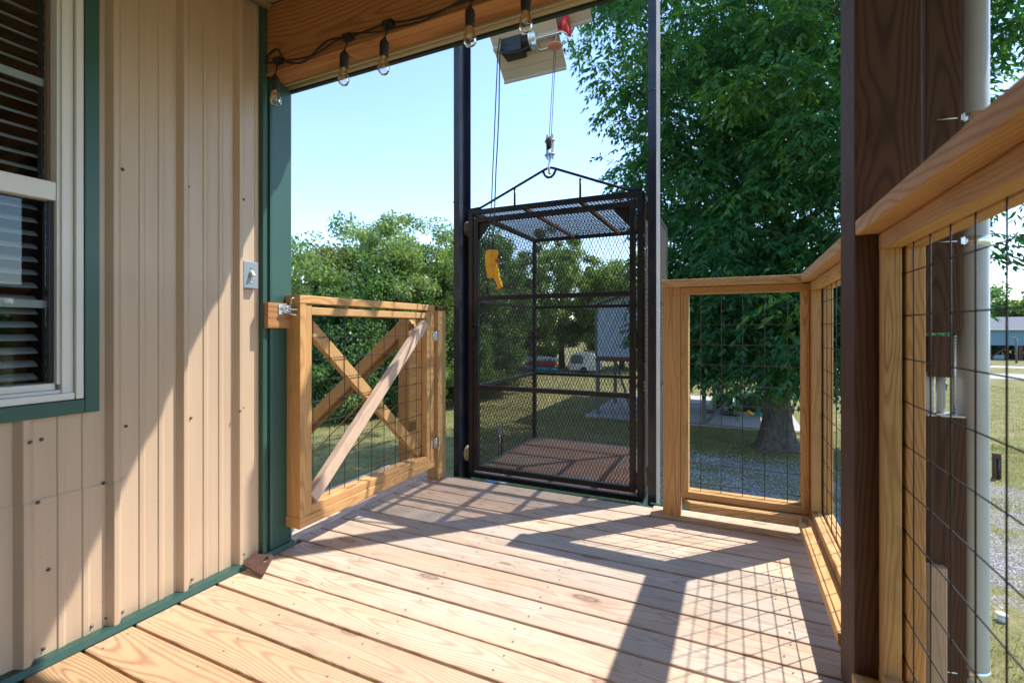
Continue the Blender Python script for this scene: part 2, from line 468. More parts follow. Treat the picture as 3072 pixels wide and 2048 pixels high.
def tbox(name, a, b, mat, parent=None, wea=.5, tone=.5, seed=None, ch=.0035):
    lo = [min(p, q) for p, q in zip(a, b)]; hi = [max(p, q) for p, q in zip(a, b)]
    d = [h - l for l, h in zip(lo, hi)]; c = [(h + l) / 2 for l, h in zip(lo, hi)]
    k = d.index(max(d))
    if k == 0: return beam(name, (lo[0], c[1], c[2]), (hi[0], c[1], c[2]), d[1], d[2], mat, parent, (0, 0, 1), ch, wea, tone, seed)
    if k == 1: return beam(name, (c[0], lo[1], c[2]), (c[0], hi[1], c[2]), d[0], d[2], mat, parent, (0, 0, 1), ch, wea, tone, seed)
    return beam(name, (c[0], c[1], lo[2]), (c[0], c[1], hi[2]), d[0], d[1], mat, parent, (0, 1, 0), ch, wea, tone, seed)
def box(name, a, b, mat, parent=None, ch=0):
    m = MB()
    if ch:
        bm = bmesh.new(); bmesh.ops.create_cube(bm, size=1)
        for v in bm.verts:
            v.co = Vector([(a[i] + b[i]) / 2 + v.co[i] * (b[i] - a[i]) for i in range(3)])
        bmesh.ops.bevel(bm, geom=bm.edges[:], offset=ch, segments=2, affect='EDGES', profile=.5)
        me = bpy.data.meshes.new('m'); bm.to_mesh(me); bm.free()
        return link(name, me, mat, parent)
    return m.box(a, b).build(name, mat, parent)

def wire_panel(name, parent, plane, c, u0, u1, us, z0, z1, zs, r=.0018, mat=None):
    """welded wire grid in plane 'x' (X=c, u=Y) or 'y' (Y=c, u=X)"""
    m = MB()
    P = (lambda u, z, d: (c + d, u, z)) if plane == 'x' else (lambda u, z, d: (u, c + d, z))
    for u in us:
        j = random.uniform(-.0015, .0015)
        m.tube([P(u + j, z0, 0), P(u - j, (z0 + z1) / 2, 0), P(u + j, z1, 0)], r, 6, cap=False)
    for z in zs:
        j = random.uniform(-.001, .001)
        m.tube([P(u0, z + j, r * 1.6), P((u0 + u1) / 2, z - j, r * 1.6), P(u1, z + j, r * 1.6)], r, 6, cap=False)
    return m.build(name, mat or M['wire'], parent)

def expanded(name, parent, O, U, V, nu, nv, mat, tw=.0025, td=.0020):
    """expanded metal sheet: O origin, U V full side vectors, nu x nv diamonds"""
    O = Vector(O); U = Vector(U); V = Vector(V); N = U.cross(V).normalized()
    du = U / nu; dv = V / nv
    pts = []
    # polyline strands: zigzag along V for each half column, two chirality sets
    vs = []; fs = []
    def strand(p, q):
        d = (q - p).normalized(); s_ = N.cross(d) * tw / 2; n_ = N * td / 2
        b = len(vs)
        vs.extend([p + s_ + n_, p - s_ + n_, p - s_ - n_, p + s_ - n_, q + s_ + n_, q - s_ + n_, q - s_ - n_, q + s_ - n_])
        fs.extend([(b, b + 1, b + 5, b + 4), (b + 1, b + 2, b + 6, b + 5), (b + 2, b + 3, b + 7, b + 6), (b + 3, b, b + 4, b + 7)])
    for i in range(nu):
        for j in range(nv):
            a = O + du * i + dv * (j + .5); b = O + du * (i + .5) + dv * j
            c = O + du * (i + 1) + dv * (j + .5); d = O + du * (i + .5) + dv * (j + 1)
            strand(a, b); strand(b, c); strand(c, d); strand(d, a)
    return link(name, pyd(vs, fs), mat, parent)

def lathe_between(m, p, q, prof, seg=16):
    p = Vector(p); q = Vector(q); d = (q - p)
    L = d.length
    Mx = Matrix.Translation(p) @ d.to_track_quat('Z', 'Y').to_matrix().to_4x4()
    m.lathe([(r, t * L) for r, t in prof], Mx, seg)
    return m

# ================================================================== GROUND
gm = pyd([(-400, -300, GZ), (400, -300, GZ), (400, 500, GZ), (-400, 500, GZ)], [(0, 1, 2, 3)])
tag(link('lawn', gm, M['ground']), kind='structure')
road = MB()
rp = [(6, 44.0, 2.2), (14, 44.3, 2.4), (24, 43.5, 2.6), (40, 40.5, 3.0), (60, 35, 3)]
for i in range(len(rp) - 1):
    (x0, y0, w0), (x1, y1, w1) = rp[i], rp[i + 1]
    road.add([(x0, y0 - w0, GZ + .004), (x1, y1 - w1, GZ + .004), (x1, y1 + w1, GZ + .004), (x0, y0 + w0, GZ + .004)], [(0, 1, 2, 3)])
tag(road.build('road', M['road']), kind='structure')
lane2 = MB().add([(6, 54.5, GZ + .004), (70, 50.5, GZ + .004), (70, 53.0, GZ + .004), (6, 56.8, GZ + .004)], [(0, 1, 2, 3)])
tag(lane2.build('path', M['road']), kind='structure')

# ================================================================== DECK
deck = empty('deck', (-.7, 0, 0), kind='structure')
PITCH = .1408
for k in range(-28, 14):
    y0 = .782 + PITCH * k + .0042
    y1 = y0 + PITCH - .0084
    xl = -1.831 if y0 < 1.55 else -1.876
    if k == 13:
        tbox('plank', (xl, y0, -.027), (-.40, y1 - .004, -.001), M['deck'], deck, wea=.8, tone=.5)
        tbox('plank', (-.396, y0 + .006, -.012), (.46, y1, .012), M['deck'], deck, wea=.6, tone=.7)
        continue
    # nearer boards sit under the roof and stay honey coloured, the outer ones are weathered
    we = min(1, max(.08, (y0 - .45) / 1.25))
    dz = random.uniform(-.0012, .0012)
    yy0 = y0 + random.uniform(-.0012, .0012); yy1 = y1 + random.uniform(-.0012, .0012)
    o = tbox('plank', (xl + random.uniform(-.004, .003), yy0, -.027 + dz), (.46, yy1, dz), M['deck'], deck, wea=we + random.uniform(-.15, .15), tone=random.uniform(.2, .95), ch=.005)
tbox('plank', (-1.962, 1.60, -.026), (-1.882, 2.80, .0), M['deck'], deck, wea=1.0, tone=.9)
tbox('plank', (-2.30, 1.60, -.030), (-1.970, 2.80, -.004), M['deck'], deck, wea=1.0, tone=.8)
nm = MB()
for k in range(0, 14):
    yc = .782 + PITCH * k
    for xx in [-1.80 if k < 6 else -1.85, -1.45, -1.05, -.64, -.24, .16]:
        for dy in (.035, .105):
            x_ = xx + random.uniform(-.02, .02); y_ = yc + dy + random.uniform(-.008, .008)
            z_ = .0022 if k < 13 or xx < -.4 else .0125
            seg = 8; r_ = .0034
            nm.add([(x_ + r_ * math.cos(a * math.pi / 4), y_ + r_ * math.sin(a * math.pi / 4), z_) for a in range(8)], [tuple(range(8))])
o = nm.build('nail_heads', M['galv'], deck); o['kind'] = 'stuff'
for jx in [-1.86, -1.45, -1.05, -.64, -.24, .16, .44]:
    tbox('joist', (jx - .019, -3.1, -.215), (jx + .019, 2.735, -.03), M['oldgray'], deck, wea=.3)
box('rim_flashing', (-1.90, 2.756, -.24), (.47, 2.772, -.003), M['green'], deck)
box('rim_flashing', (-.42, 2.7725, .0065), (.44, 2.786, .012), M['green'], deck)
for px_, py_ in [(-1.8, 2.66), (.40, 2.66), (-1.8, 0), (.40, .2), (.4, -2.9), (-1.8, -2.9)]:
    tbox('support_post', (px_ - .07, py_ - .07, GZ - .05), (px_ + .07, py_ + .07, -.22), M['oldgray'], deck)

# ================================================================== HOUSE WALL
house = empty('house', (-1.9, 1.5, GZ), 'tan ribbed steel house wall with green trim and a window, left of the deck', 'house')
WX = -1.87
def siding(name, y0, y1, z0, z1, x=WX, r0=.663, pitch=.2207, mat='tan'):
    pts = []
    ys = []
    k0 = math.floor((y0 - r0) / pitch) - 1
    prof = []
    for k in range(k0, k0 + int((y1 - y0) / pitch) + 4):
        c = r0 + pitch * k
        prof += [(c - .027, 0), (c - .0135, .0225), (c - .0115, .024), (c + .0005, .024), (c + .0030, .0225), (c + .019, 0)]
        for mr in (.080, .141):
            prof += [(c + mr - .010, 0), (c + mr - .006, .0035), (c + mr + .006, .0035), (c + mr + .013, 0)]
    def hgt(y):
        for i in range(len(prof) - 1):
            if prof[i][0] <= y <= prof[i + 1][0]:
                t_ = (y - prof[i][0]) / max(1e-9, prof[i + 1][0] - prof[i][0])
                return prof[i][1] * (1 - t_) + prof[i + 1][1] * t_
        return 0
    line = [(y0, hgt(y0))] + [p for p in prof if y0 < p[0] < y1] + [(y1, hgt(y1))]
    n = len(line)
    v = [(x + h, y, z0) for y, h in line] + [(x + h, y, z1) for y, h in line] + [(x + h - .002, y, z0) for y, h in line] + [(x + h - .002, y, z1) for y, h in line]
    f = []
    for i in range(n - 1):
        f.append((i, i + 1, n + i + 1, n + i)); f.append((2 * n + i, 3 * n + i, 3 * n + i + 1, 2 * n + i + 1))
        f.append((i, 2 * n + i, 2 * n + i + 1, i + 1)); f.append((n + i, n + i + 1, 3 * n + i + 1, 3 * n + i))
    f += [(0, n, 3 * n, 2 * n), (n - 1, 3 * n - 1, 4 * n - 1, 2 * n - 1)]
    return link(name, pyd(v, f), M[mat], house)
siding('siding_panel', .83, 1.435, .012, 2.62)
siding('siding_panel', -.12, .8305, .012, .752)
siding('siding_panel', -.12, .8305, 2.16, 2.62)
siding('siding_panel', -3.2, -.1205, .012, 2.62)
siding('siding_patch', -1.2, .935, .004, .492, x=WX + .0026)
tbox('end_wall', (-7.5, -3.3, GZ), (-1.93, 1.555, -.03), M['tan'], house)
box('end_wall', (-7.5, 1.49, -.031), (-1.89, 1.557, 2.62), M['tan'], house)
# green corner trim with a raised bead and a groove
ct = MB()
pf = [(1.418, 0), (1.420, .024), (1.428, .026), (1.438, .024), (1.4395, .006), (1.458, .006), (1.4595, .018), (1.470, .020), (1.566, .020), (1.574, .014), (1.574, -.13)]
n = len(pf)
v = [(WX + h, y, .0) for y, h in pf] + [(WX + h, y, 2.10) for y, h in pf]
ct.add(v, [(i, i + 1, n + i + 1, n + i) for i in range(n - 1)])
ct.build('corner_trim', M['green'], house)
ct = MB()
ct.add([(WX + h, y, 2.101) for y, h in pf[:5]] + [(WX + h, y, 2.62) for y, h in pf[:5]], [(i, i + 1, 5 + i + 1, 5 + i) for i in range(4)])
ct.build('corner_trim', M['green'], house)
bt = MB()
bt.add([(-1.872, -3.2, .026), (-1.840, -3.2, .022), (-1.833, -3.2, .004), (-1.833, -3.2, .001), (-1.872, 1.576, .026), (-1.840, 1.576, .022), (-1.833, 1.576, .004), (-1.833, 1.576, .001)],
       [(0, 1, 5, 4), (1, 2, 6, 5), (2, 3, 7, 6), (4, 5, 6, 7), (0, 3, 2, 1)])
bt.build('base_trim', M['green_dark'], house)
screws = [(0.907, 1.536), (1.121, 1.536), (1.309, 1.548), (1.329, 1.536), (0.665, 0.67), (0.699, 0.669), (0.917, 0.668), (1.131, 0.66), (1.313, 0.659), (1.343, 0.666), (0.852, 0.494), (0.69, 0.485), (0.714, 0.275), (1.135, 0.045), (1.346, 0.05), (0.702, 0.045), (0.82, 0.045), (0.86, 0.05), (.905, .045)]
sm = MB(); lathe_between(sm, (0, 0, 0), (.0065, 0, 0), [(.0056, 0), (.0056, .2), (.0032, .22), (.0032, .95), (.001, 1)], 10)
sme = pyd(sm.v, sm.f, True)
for y, z in screws:
    d = 0.0028 if z < .5 and y < .93 else 0
    for c_ in [.663 + .2207 * i for i in range(-1, 5)]:
        if abs(y - c_ + .005) < .010: d += .024
    o = link('screw', sme, M['screw'] if z > .2 else M['galv'], house, Matrix.Translation((WX + d, y, z)))
shade_wall = box('added_shade_wall', (-1.95, -3.36, .0), (2.0, -3.30, 2.62), M['tan'], house)  # unseen wall added behind the camera to darken faces turned that way
# window
win = empty('window', (-1.87, .4, .8)); win.parent = house; win.matrix_parent_inverse = W['house'].inverted()
G_ = M['green']
box('window_trim', (-1.874, .793, .735), (-1.842, .831, 2.17), G_, win, ch=.002)
box('window_trim', (-1.874, -.12, .7352), (-1.8425, .7925, .778), G_, win, ch=.002)
box('window_trim', (-1.874, -.12, 2.12), (-1.8425, .7925, 2.17), G_, win)
V_ = M['vinyl']
box('window_frame', (-1.95, .772, .781), (-1.846, .7915, 2.118), V_, win, ch=.002)
box('window_frame', (-1.95, .742, .781), (-1.858, .7705, 2.118), V_, win, ch=.002)
box('window_frame', (-1.95, .7335, .83), (-1.866, .7415, 2.118), V_, win)
box('window_frame', (-1.95, -.12, .7805), (-1.849, .7700, .802), V_, win, ch=.002)
box('window_frame', (-1.95, -.12, .8025), (-1.862, .7412, .8125), V_, win, ch=.001)
box('window_frame', (-1.95, -.12, .813), (-1.874, .733, .833), V_, win, ch=.002)
box('window_frame', (-1.95, -.12, 2.085), (-1.862, .741, 2.117), V_, win)
box('meeting_rail', (-1.915, -.12, 1.388), (-1.868, .7332, 1.444), V_, win, ch=.003)
box('sash_edge', (-1.93, .722, .834), (-1.885, .7332, 1.386), M['motor'], win)
box('sash_edge', (-1.945, .726, 1.446), (-1.905, .7332, 2.084), M['oldgray'], win)
box('pane', (-1.904, -.12, .834), (-1.901, .7215, 1.387), M['glass'], win)
box('pane', (-1.927, -.12, 1.445), (-1.924, .7255, 2.084), M['glass'], win)
box('muntin', (-1.938, -.12, 1.745), (-1.930, .7255, 1.768), V_, win)
box('muntin', (-1.916, -.12, 1.062), (-1.908, .7215, 1.085), V_, win)
blind = empty('window_blind', (-1.99, .4, 2.05), 'white horizontal slat blind hanging behind the house window panes', 'blind')
nsl = 29
slm = MB()
pr = [(-.025, -.0035), (-.012, .0005), (.0, .0015), (.012, .0005), (.025, -.0035)]
slv = [(a, -.10, b) for a, b in pr] + [(a, .725, b) for a, b in pr] + [(a, -.10, b - .0025) for a, b in pr] + [(a, .725, b - .0025) for a, b in pr]
slf = []
for i in range(4):
    slf += [(i, i + 5, i + 6, i + 1), (10 + i, 11 + i, 16 + i, 15 + i)]
slf += [(0, 10, 15, 5), (4, 9, 19, 14), (5, 15, 16, 6), (6, 16, 17, 7), (7, 17, 18, 8), (8, 18, 19, 9)]
slme = pyd(slv, slf)
for i in range(nsl):
    z_ = .855 + i * .0405
    link('slat', slme, M['slat'], blind, Matrix.Translation((-1.985, 0, z_)) @ Matrix.Rotation(R(20), 4, 'Y'))
box('head_rail', (-2.015, -.10, 2.045), (-1.955, .715, 2.083), M['slat'], blind, ch=.003)
for yl in (.10, .57):
    box('ladder_tape', (-1.9565, yl, .86), (-1.9555, yl + .018, 2.045), M['slat'], blind)
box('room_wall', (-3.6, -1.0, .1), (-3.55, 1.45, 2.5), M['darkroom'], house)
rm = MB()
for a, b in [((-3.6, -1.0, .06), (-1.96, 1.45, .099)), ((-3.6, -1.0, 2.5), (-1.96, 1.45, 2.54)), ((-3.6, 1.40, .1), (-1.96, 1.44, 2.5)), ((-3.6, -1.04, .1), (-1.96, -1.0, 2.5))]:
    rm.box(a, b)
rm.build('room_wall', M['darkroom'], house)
# light switch and latch
sw = empty('light_switch', (-1.845, 1.36, 1.22)); sw.parent = house; sw.matrix_parent_inverse = W['house'].inverted()
box('switch_plate', (-1.868, 1.329, 1.168), (-1.846, 1.397, 1.282), M['plate'], sw, ch=.003)
tg = MB(); tg.box((-.004, -.005, -.011), (.016, .005, .011), Matrix.Translation((-1.845, 1.363, 1.224)) @ Matrix.Rotation(R(-35), 4, 'Y'))
tg.build('toggle', M['vinyl'], sw)
for dz in (.032, -.032):
    mm = MB(); lathe_between(mm, (-1.846, 1.363, 1.225 + dz), (-1.8435, 1.363, 1.225 + dz), [(.0035, 0), (.0035, .8), (.0005, 1)], 8); mm.build('plate_screw', M['galv'], sw)
tbox('latch_block', (-1.858, 1.425, 1.0), (-1.82, 1.552, 1.112), M['beam'], house, wea=.1)
lm = MB()
lm.box((-1.8195, 1.475, 1.062), (-1.8165, 1.545, 1.106))
lm.box((-1.8195, 1.500, 1.078), (-1.795, 1.506, 1.102)); lm.box((-1.8195, 1.520, 1.070), (-1.798, 1.526, 1.102))
lm.tube([(-1.80, 1.49, 1.088), (-1.79, 1.53, 1.086), (-1.775, 1.545, 1.084)], .0045, 8)
lm.tube([(-1.806, 1.523, 1.10), (-1.80, 1.527, 1.118), (-1.795, 1.522, 1.131), (-1.793, 1.531, 1.137)], .004, 8)
lm.tube([(-1.805, 1.503, 1.07), (-1.79, 1.53, 1.062), (-1.78, 1.54, 1.06)], .0055, 8)
lm.build('gate_latch', M['zinc'], house)

# rusty bracket plate on the deck
br = MB()
cs, sn = math.cos, math.sin
A_, B2_, C2_, D2_ = Vector((-1.828, 1.312, .026)), Vector((-1.700, 1.306, .008)), Vector((-1.742, 1.392, .048)), Vector((-1.826, 1.356, .050))
def bq(u, v): return (A_.lerp(B2_, u)).lerp(D2_.lerp(C2_, u), v)
bm = bmesh.new()
vo = [bm.verts.new(bq(*q)) for q in [(0, 0), (.5, 0), (1, 0), (1, .5), (1, .9), (.92, 1), (.5, 1), (.1, 1), (0, .9), (0, .5)]]
vh = [bm.verts.new(bq(.74 + .10 * cs(a * math.pi / 5), .72 + .17 * sn(a * math.pi / 5))) for a in range(10)]
eo = [bm.edges.new((vo[i], vo[(i + 1) % 10])) for i in range(10)] + [bm.edges.new((vh[i], vh[(i + 1) % 10])) for i in range(10)]
bmesh.ops.triangle_fill(bm, edges=eo, use_beauty=True)
ex = bmesh.ops.extrude_face_region(bm, geom=bm.faces[:])
for q in ex['geom']:
    if isinstance(q, bmesh.types.BMVert): q.co.z += .006
bmesh.ops.recalc_face_normals(bm, faces=bm.faces)
me = bpy.data.meshes.new('m'); bm.to_mesh(me); bm.free()
tag(link('steel_bracket', me, M['rust']), 'rusty steel plate with a slotted hole lying on the deck against the wall trim', 'bracket')

# ================================================================== PORCH ROOF + POST
porch = empty('porch_roof', (-.8, 1.5, 2.1), 'porch roof edge with a brown pine beam and cream and green steel flashing above the deck', 'roof')
tbox('beam', (-1.868, 1.44, 2.112), (1.9, 1.478, 2.405), M['beam'], porch, wea=.05, tone=.6, seed=.37, ch=.002)
tbox('beam', (-1.868, 1.4785, 2.112), (-1.42, 1.532, 2.405), M['beam'], porch, wea=.05, tone=.7, seed=.11, ch=.002)
tbox('beam', (-1.417, 1.4785, 2.1125), (1.9, 1.532, 2.405), M['beam'], porch, wea=.1, tone=.4, seed=.73, ch=.002)
fl = MB()
fl.box((-1.868, 1.5325, 2.103), (1.95, 1.546, 2.40))
fl.tube([(-1.868, 1.553, 2.104), (1.95, 1.553, 2.104)], .012, 10)
fl.build('cream_flashing', M['cream'], porch)
box('drip_edge', (-1.868, 1.5665, 2.088), (1.95, 1.582, 2.40), M['dark_flash'], porch)
rs = MB()
def ribbed(m, O, U, V, n, hh, rib=.03):
    O = Vector(O); U = Vector(U); V = Vector(V); N = U.cross(V).normalized()
    pts = []
    for k in range(n + 1):
        c = k / n
        w = rib / U.length
        for q, h in ((-w, 0), (-w * .5, hh), (w * .5, hh), (w, 0)):
            t_ = min(1, max(0, c + q)); pts.append((t_, h))
        if k < n:
            for mr in (.36, .64):
                for q, h in ((-.012, 0), (-.006, .003), (.006, .003), (.012, 0)):
                    pts.append((c + mr / n + q * .2 / U.length * 1.0, h))
    b = [O + U * t_ + N * h for t_, h in pts]; t2 = [p + V for p in b]; L_ = len(b)
    b2 = [p + N * .0015 for p in b]; t3 = [p + N * .0015 for p in t2]
    f = []
    for i in range(L_ - 1):
        f += [(i, i + 1, L_ + i + 1, L_ + i), (2 * L_ + i, 3 * L_ + i, 3 * L_ + i + 1, 2 * L_ + i + 1),
              (i, 2 * L_ + i, 2 * L_ + i + 1, i + 1), (L_ + i, L_ + i + 1, 3 * L_ + i + 1, 3 * L_ + i)]
    f += [(0, L_, 3 * L_, 2 * L_), (L_ - 1, 3 * L_ - 1, 4 * L_ - 1, 2 * L_ - 1)]
    m.add(b + t2 + b2 + t3, f)
    return m
ribbed(rs, (-1.95, 1.884, 2.43), (4.0, 0, 0), (0, -5.3, .32), 17, .02).build('roof_sheet', M['cream'], porch)
cl = MB(); ribbed(cl, (-1.845, 1.438, 2.412), (3.4, 0, 0), (0, -4.4, 0), 15, -.016).build('ceiling_sheet', M['ceiling'], porch)
ct2 = MB(); ct2.tube([(-1.835, 1.437, 2.409), (-1.835, -3.1, 2.409)], .024, 10); ct2.build('ceiling_trim', M['cream'], porch)

post = empty('porch_post', (.354, 1.57, 0), 'dark brown square timber post standing between the two right railing sections', 'post')
tbox('post_shaft', (.285, 1.48, 0.002), (.424, 1.655, 2.111), M['oldpost'], post, wea=.45, tone=.55, seed=.2, ch=.005)

# ================================================================== RAILINGS
def hz(): return [.19 + .1035 * k for k in range(0, 10)]
far = empty('deck_railing', (0, 2.67, 0), 'short pine railing panel with wire mesh across the far end of the deck', 'railing', 'pine railings round the deck')
P_ = M['pine']
tbox('rail_post', (-.334, 2.627, .013), (-.246, 2.714, 1.215), P_, far, wea=.3, tone=.6, seed=.52)
beam('cap_rail', (-.338, 2.672, 1.2345), (.302, 2.672, 1.2345), .140, .038, P_, far, wea=.7, tone=.65, seed=.81, bevA=.012)
zt = 1.178
for yy, nmz in ((2.648, 0), (2.693, 1)):
    tbox('top_rail', (-.245, yy - .019, zt), (.3335, yy + .019, 1.214), P_, far, wea=.1, tone=.35, seed=random.random())
    tbox('bottom_rail', (-.245, yy - .019, .117), (.3335, yy + .019, .152), P_, far, wea=.2, tone=.5)
    tbox('stile', (-.2445, yy - .0188, .1525), (-.207, yy + .0188, 1.1775), P_, far, wea=.1, tone=.5)
    tbox('stile', (.301, yy - .0188, .1525), (.3325, yy + .0188, 1.1775), P_, far, wea=.1, tone=.55)
us = [-.178 + .1016 * k for k in range(0, 5)]
wire_panel('wire_mesh', far, 'y', 2.6705, -.21, .31, [-.150 + .0985 * k for k in range(5)], .14, 1.19, hz())
o = beam('kick_rail', (-.24, 2.618, .096), (.30, 2.618, .096), .088, .037, P_, far, wea=.35, tone=.7, bevA=.0)
# bevelled near-left corner of the kick rail
for v_ in o.data.vertices:
    if v_.co.x < .01 and v_.co.y < 0: v_.co.x += .045
rr = empty('deck_railing', (.35, 2.1, 0), 'right side pine railing section beyond the brown post, up to the far corner', 'railing', 'pine railings round the deck')
beam('cap_rail', (.365, 2.742, 1.2365), (.362, 1.657, 1.2535), .140, .038, P_, rr, wea=.7, tone=.65, seed=.44)
for xx in (.354, .400):
    tbox('bottom_rail', (xx - .019, 1.657, .117), (xx + .019, 2.628, .152), P_, rr, wea=.25, tone=.75)
    beam('top_rail', (xx, 1.657, 1.214), (xx, 2.628, 1.198), .038, .038, P_, rr, wea=.1, tone=.5)
    tbox('stile', (xx - .0188, 2.588, .1525), (xx + .0188, 2.625, 1.178), P_, rr, wea=.2, tone=.5)
    tbox('stile', (xx - .0188, 1.658, .1525), (xx + .0188, 1.696, 1.194), P_, rr, wea=.2, tone=.5)
tbox('corner_post', (.3345, 2.629, .013), (.424, 2.716, 1.2135), P_, rr, wea=.3)
wire_panel('wire_mesh', rr, 'x', .377, 1.66, 2.61, [1.76 + .1016 * k for k in range(9)], .14, 1.21, hz())
tbox('kick_rail', (.279, 1.657, .0775), (.367, 2.66, .115), P_, rr, wea=.3, tone=.85)
nr = empty('deck_railing', (.36, .6, 0), 'near pine railing section with wire mesh running from the brown post towards the viewer', 'railing', 'pine railings round the deck')
beam('cap_rail', (.362, 1.4795, 1.2575), (.362, -1.6, 1.2575), .150, .038, P_, nr, wea=.5, tone=.6, seed=.63)
for xx in (.354, .399):
    tbox('top_rail', (xx - .019, -1.6, 1.195), (xx + .019, 1.478, 1.237), P_, nr, wea=.05, tone=.35)
    tbox('bottom_rail', (xx - .019, -1.6, .117), (xx + .019, 1.478, .152), P_, nr, wea=.25, tone=.7)
    tbox('stile', (xx - .0188, 1.4385, .1525), (xx + .0188, 1.477, 1.1945), P_, nr, wea=.15, tone=.55)
    tbox('stile', (xx - .0188, -.4, .1525), (xx + .0188, -.36, 1.1945), P_, nr, wea=.15, tone=.55)
wire_panel('wire_mesh', nr, 'x', .3765, -1.6, 1.46, [1.373 - .1016 * k for k in range(28)], .14, 1.22, [.0966 + .1037 * k for k in range(1, 11)], r=.0016)
tbox('rail_post', (.420, -.43, .0), (.508, -.34, 1.237), P_, nr)
tbox('kick_rail', (.279, -1.6, .0775), (.367, 1.478, .115), P_, nr, wea=.3, tone=.85)

# ================================================================== GATE
gate = empty('gate', (-1.8, 2.06, .1), 'pine gate with wire mesh and crossed diagonal braces beside the green house corner', 'gate')
B_ = M['pine']
tbox('end_stile', (-1.850, 1.541, .146), (-1.762, 1.577, 1.112), B_, gate, wea=.05, tone=.75, seed=.28)
tbox('end_stile', (-1.850, 2.560, .146), (-1.762, 2.597, 1.112), B_, gate, wea=.3, tone=.7)
tbox('top_rail', (-1.850, 1.539, 1.1125), (-1.760, 2.600, 1.150), B_, gate, wea=.2, tone=.9)
tbox('bottom_rail', (-1.850, 1.539, .098), (-1.760, 2.600, .1455), B_, gate, wea=.25, tone=.85)
for xx in (-1.785, -1.829):
    tbox('inner_stile', (xx - .019, 1.5775, .146), (xx + .019, 1.611, 1.108), B_, gate, wea=.1, tone=.7)
    tbox('inner_stile', (xx - .019, 2.525, .146), (xx + .019, 2.5595, 1.108), B_, gate, wea=.1, tone=.8)
    tbox('inner_rail', (xx - .019, 1.6115, 1.062), (xx + .019, 2.5245, 1.098), B_, gate, wea=.2, tone=.9)
    tbox('inner_rail', (xx - .019, 1.6115, .146), (xx + .019, 2.5245, .184), B_, gate, wea=.25, tone=.9)
wire_panel('wire_mesh', gate, 'x', -1.807, 1.60, 2.54, [1.655 + .1016 * k for k in range(9)], .17, 1.08, [.245 + .1016 * k for k in range(9)])
beam('diagonal_brace', (-1.829, 1.618, 1.035), (-1.829, 2.518, .205), .036, .064, M['pine'], gate, wea=.1, tone=.6)
beam('diagonal_brace', (-1.780, 1.620, .215), (-1.780, 2.515, 1.035), .040, .062, M['brace'], gate, wea=.8, tone=.9, seed=.66)
for z_ in (.25, .95):
    hm = MB(); hm.box((-1.762, 2.586, z_ - .03), (-1.7605, 2.602, z_ + .03)); hm.box((-1.762, 2.632, z_ - .03), (-1.7585, 2.648, z_ + .03)); hm.tube([(-1.758, 2.617, z_ - .032), (-1.758, 2.617, z_ + .032)], .004, 8)
    hm.box((-1.7607, 2.6022, z_ - .03), (-1.7595, 2.6318, z_ + .03))
    hm.build('hinge', M['zinc'], gate)
gp = empty('gate_post', (-1.8, 2.69, 0), 'pine hinge post with a dark cap at the far end of the gate', 'post')
tbox('post_shaft', (-1.848, 2.642, 0.001), (-1.760, 2.738, 1.118), B_, gp, wea=.2, tone=.6, seed=.35)
tbox('post_cap', (-1.852, 2.638, 1.1185), (-1.756, 2.742, 1.145), M['oldpost'], gp, wea=.6, tone=.8)
# stair railing outside the gate
sr = empty('stair_railing', (-2.1, 2.78, -.05), 'sloping pine stair handrail and post seen through the gate', 'railing')
tbox('newel_post', (-2.165, 2.745, -.25), (-2.075, 2.835, 1.10), M['stair'], sr, wea=.1, tone=.4)
beam('handrail', (-2.08, 2.775, 1.065), (-4.6, 2.775, -1.0), .038, .088, M['stair'], sr, wea=.1, tone=.6)
beam('handrail', (-2.08, 2.812, 1.035), (-4.6, 2.812, -1.03), .034, .085, M['stair'], sr, wea=.1, tone=.2)
for dz in (.30, .58, .90):
    m = MB(); m.tube([(-2.17, 2.79, 1.06 - dz), (-4.5, 2.79, -.95 - dz)], .005, 6); m.build('stay_rod', M['stair'], sr)
tbox('newel_post', (-4.55, 2.745, GZ - .02), (-4.46, 2.835, -.85), M['stair'], sr, wea=.1, tone=.4)
st = empty('stair', (-3.3, 2.2, GZ), 'timber stair going down from the gate to the lawn', 'stair')
for k in range(1, 11):
    tbox('tread', (-2.30 - .25 * k - .02, 1.66, -.205 * k - .035), (-2.30 - .25 * (k - 1), 2.74, -.205 * k), M['oldgray'], st, wea=.8, tone=.8)
for yy in (1.64, 2.76):
    beam('stringer', (-2.30, yy, -.20), (-4.85, yy, GZ + .02), .036, .20, M['oldgray'], st)

# ================================================================== LIFT MASTS AND CAGE
def channel(m, x_web, x_open, y0, y1, z0, z1, t_=.006):
    """C section opening from x_web towards x_open"""
    a, b = sorted((x_web, x_web + (t_ if x_open > x_web else -t_)))
    m.box((a, y0, z0), (b, y1, z1))
    c, d = sorted((x_web + (t_ if x_open > x_web else -t_), x_open))
    m.box((c, y0, z0), (d, y0 + t_, z1)); m.box((c, y1 - t_, z0), (d, y1, z1))
lift = empty('lift_mast', (-1.06, 2.93, GZ), 'pair of tall dark steel channel masts guiding the cage lift', 'mast')
m = MB(); channel(m, -1.768, -1.722, 2.85, 3.01, GZ, 3.35); m.build('left_channel', M['navy'], lift)
m = MB(); channel(m, -.402, -.446, 2.85, 3.01, GZ, 3.35); m.build('right_channel', M['navy'], lift)
m = MB(); m.box((-.401, 2.852, GZ), (-.3985, 3.008, 3.35)); m.build('sunlit_face', M['sunlit'], lift)  # thin sheet over the right mast, its sunlit tone is painted on
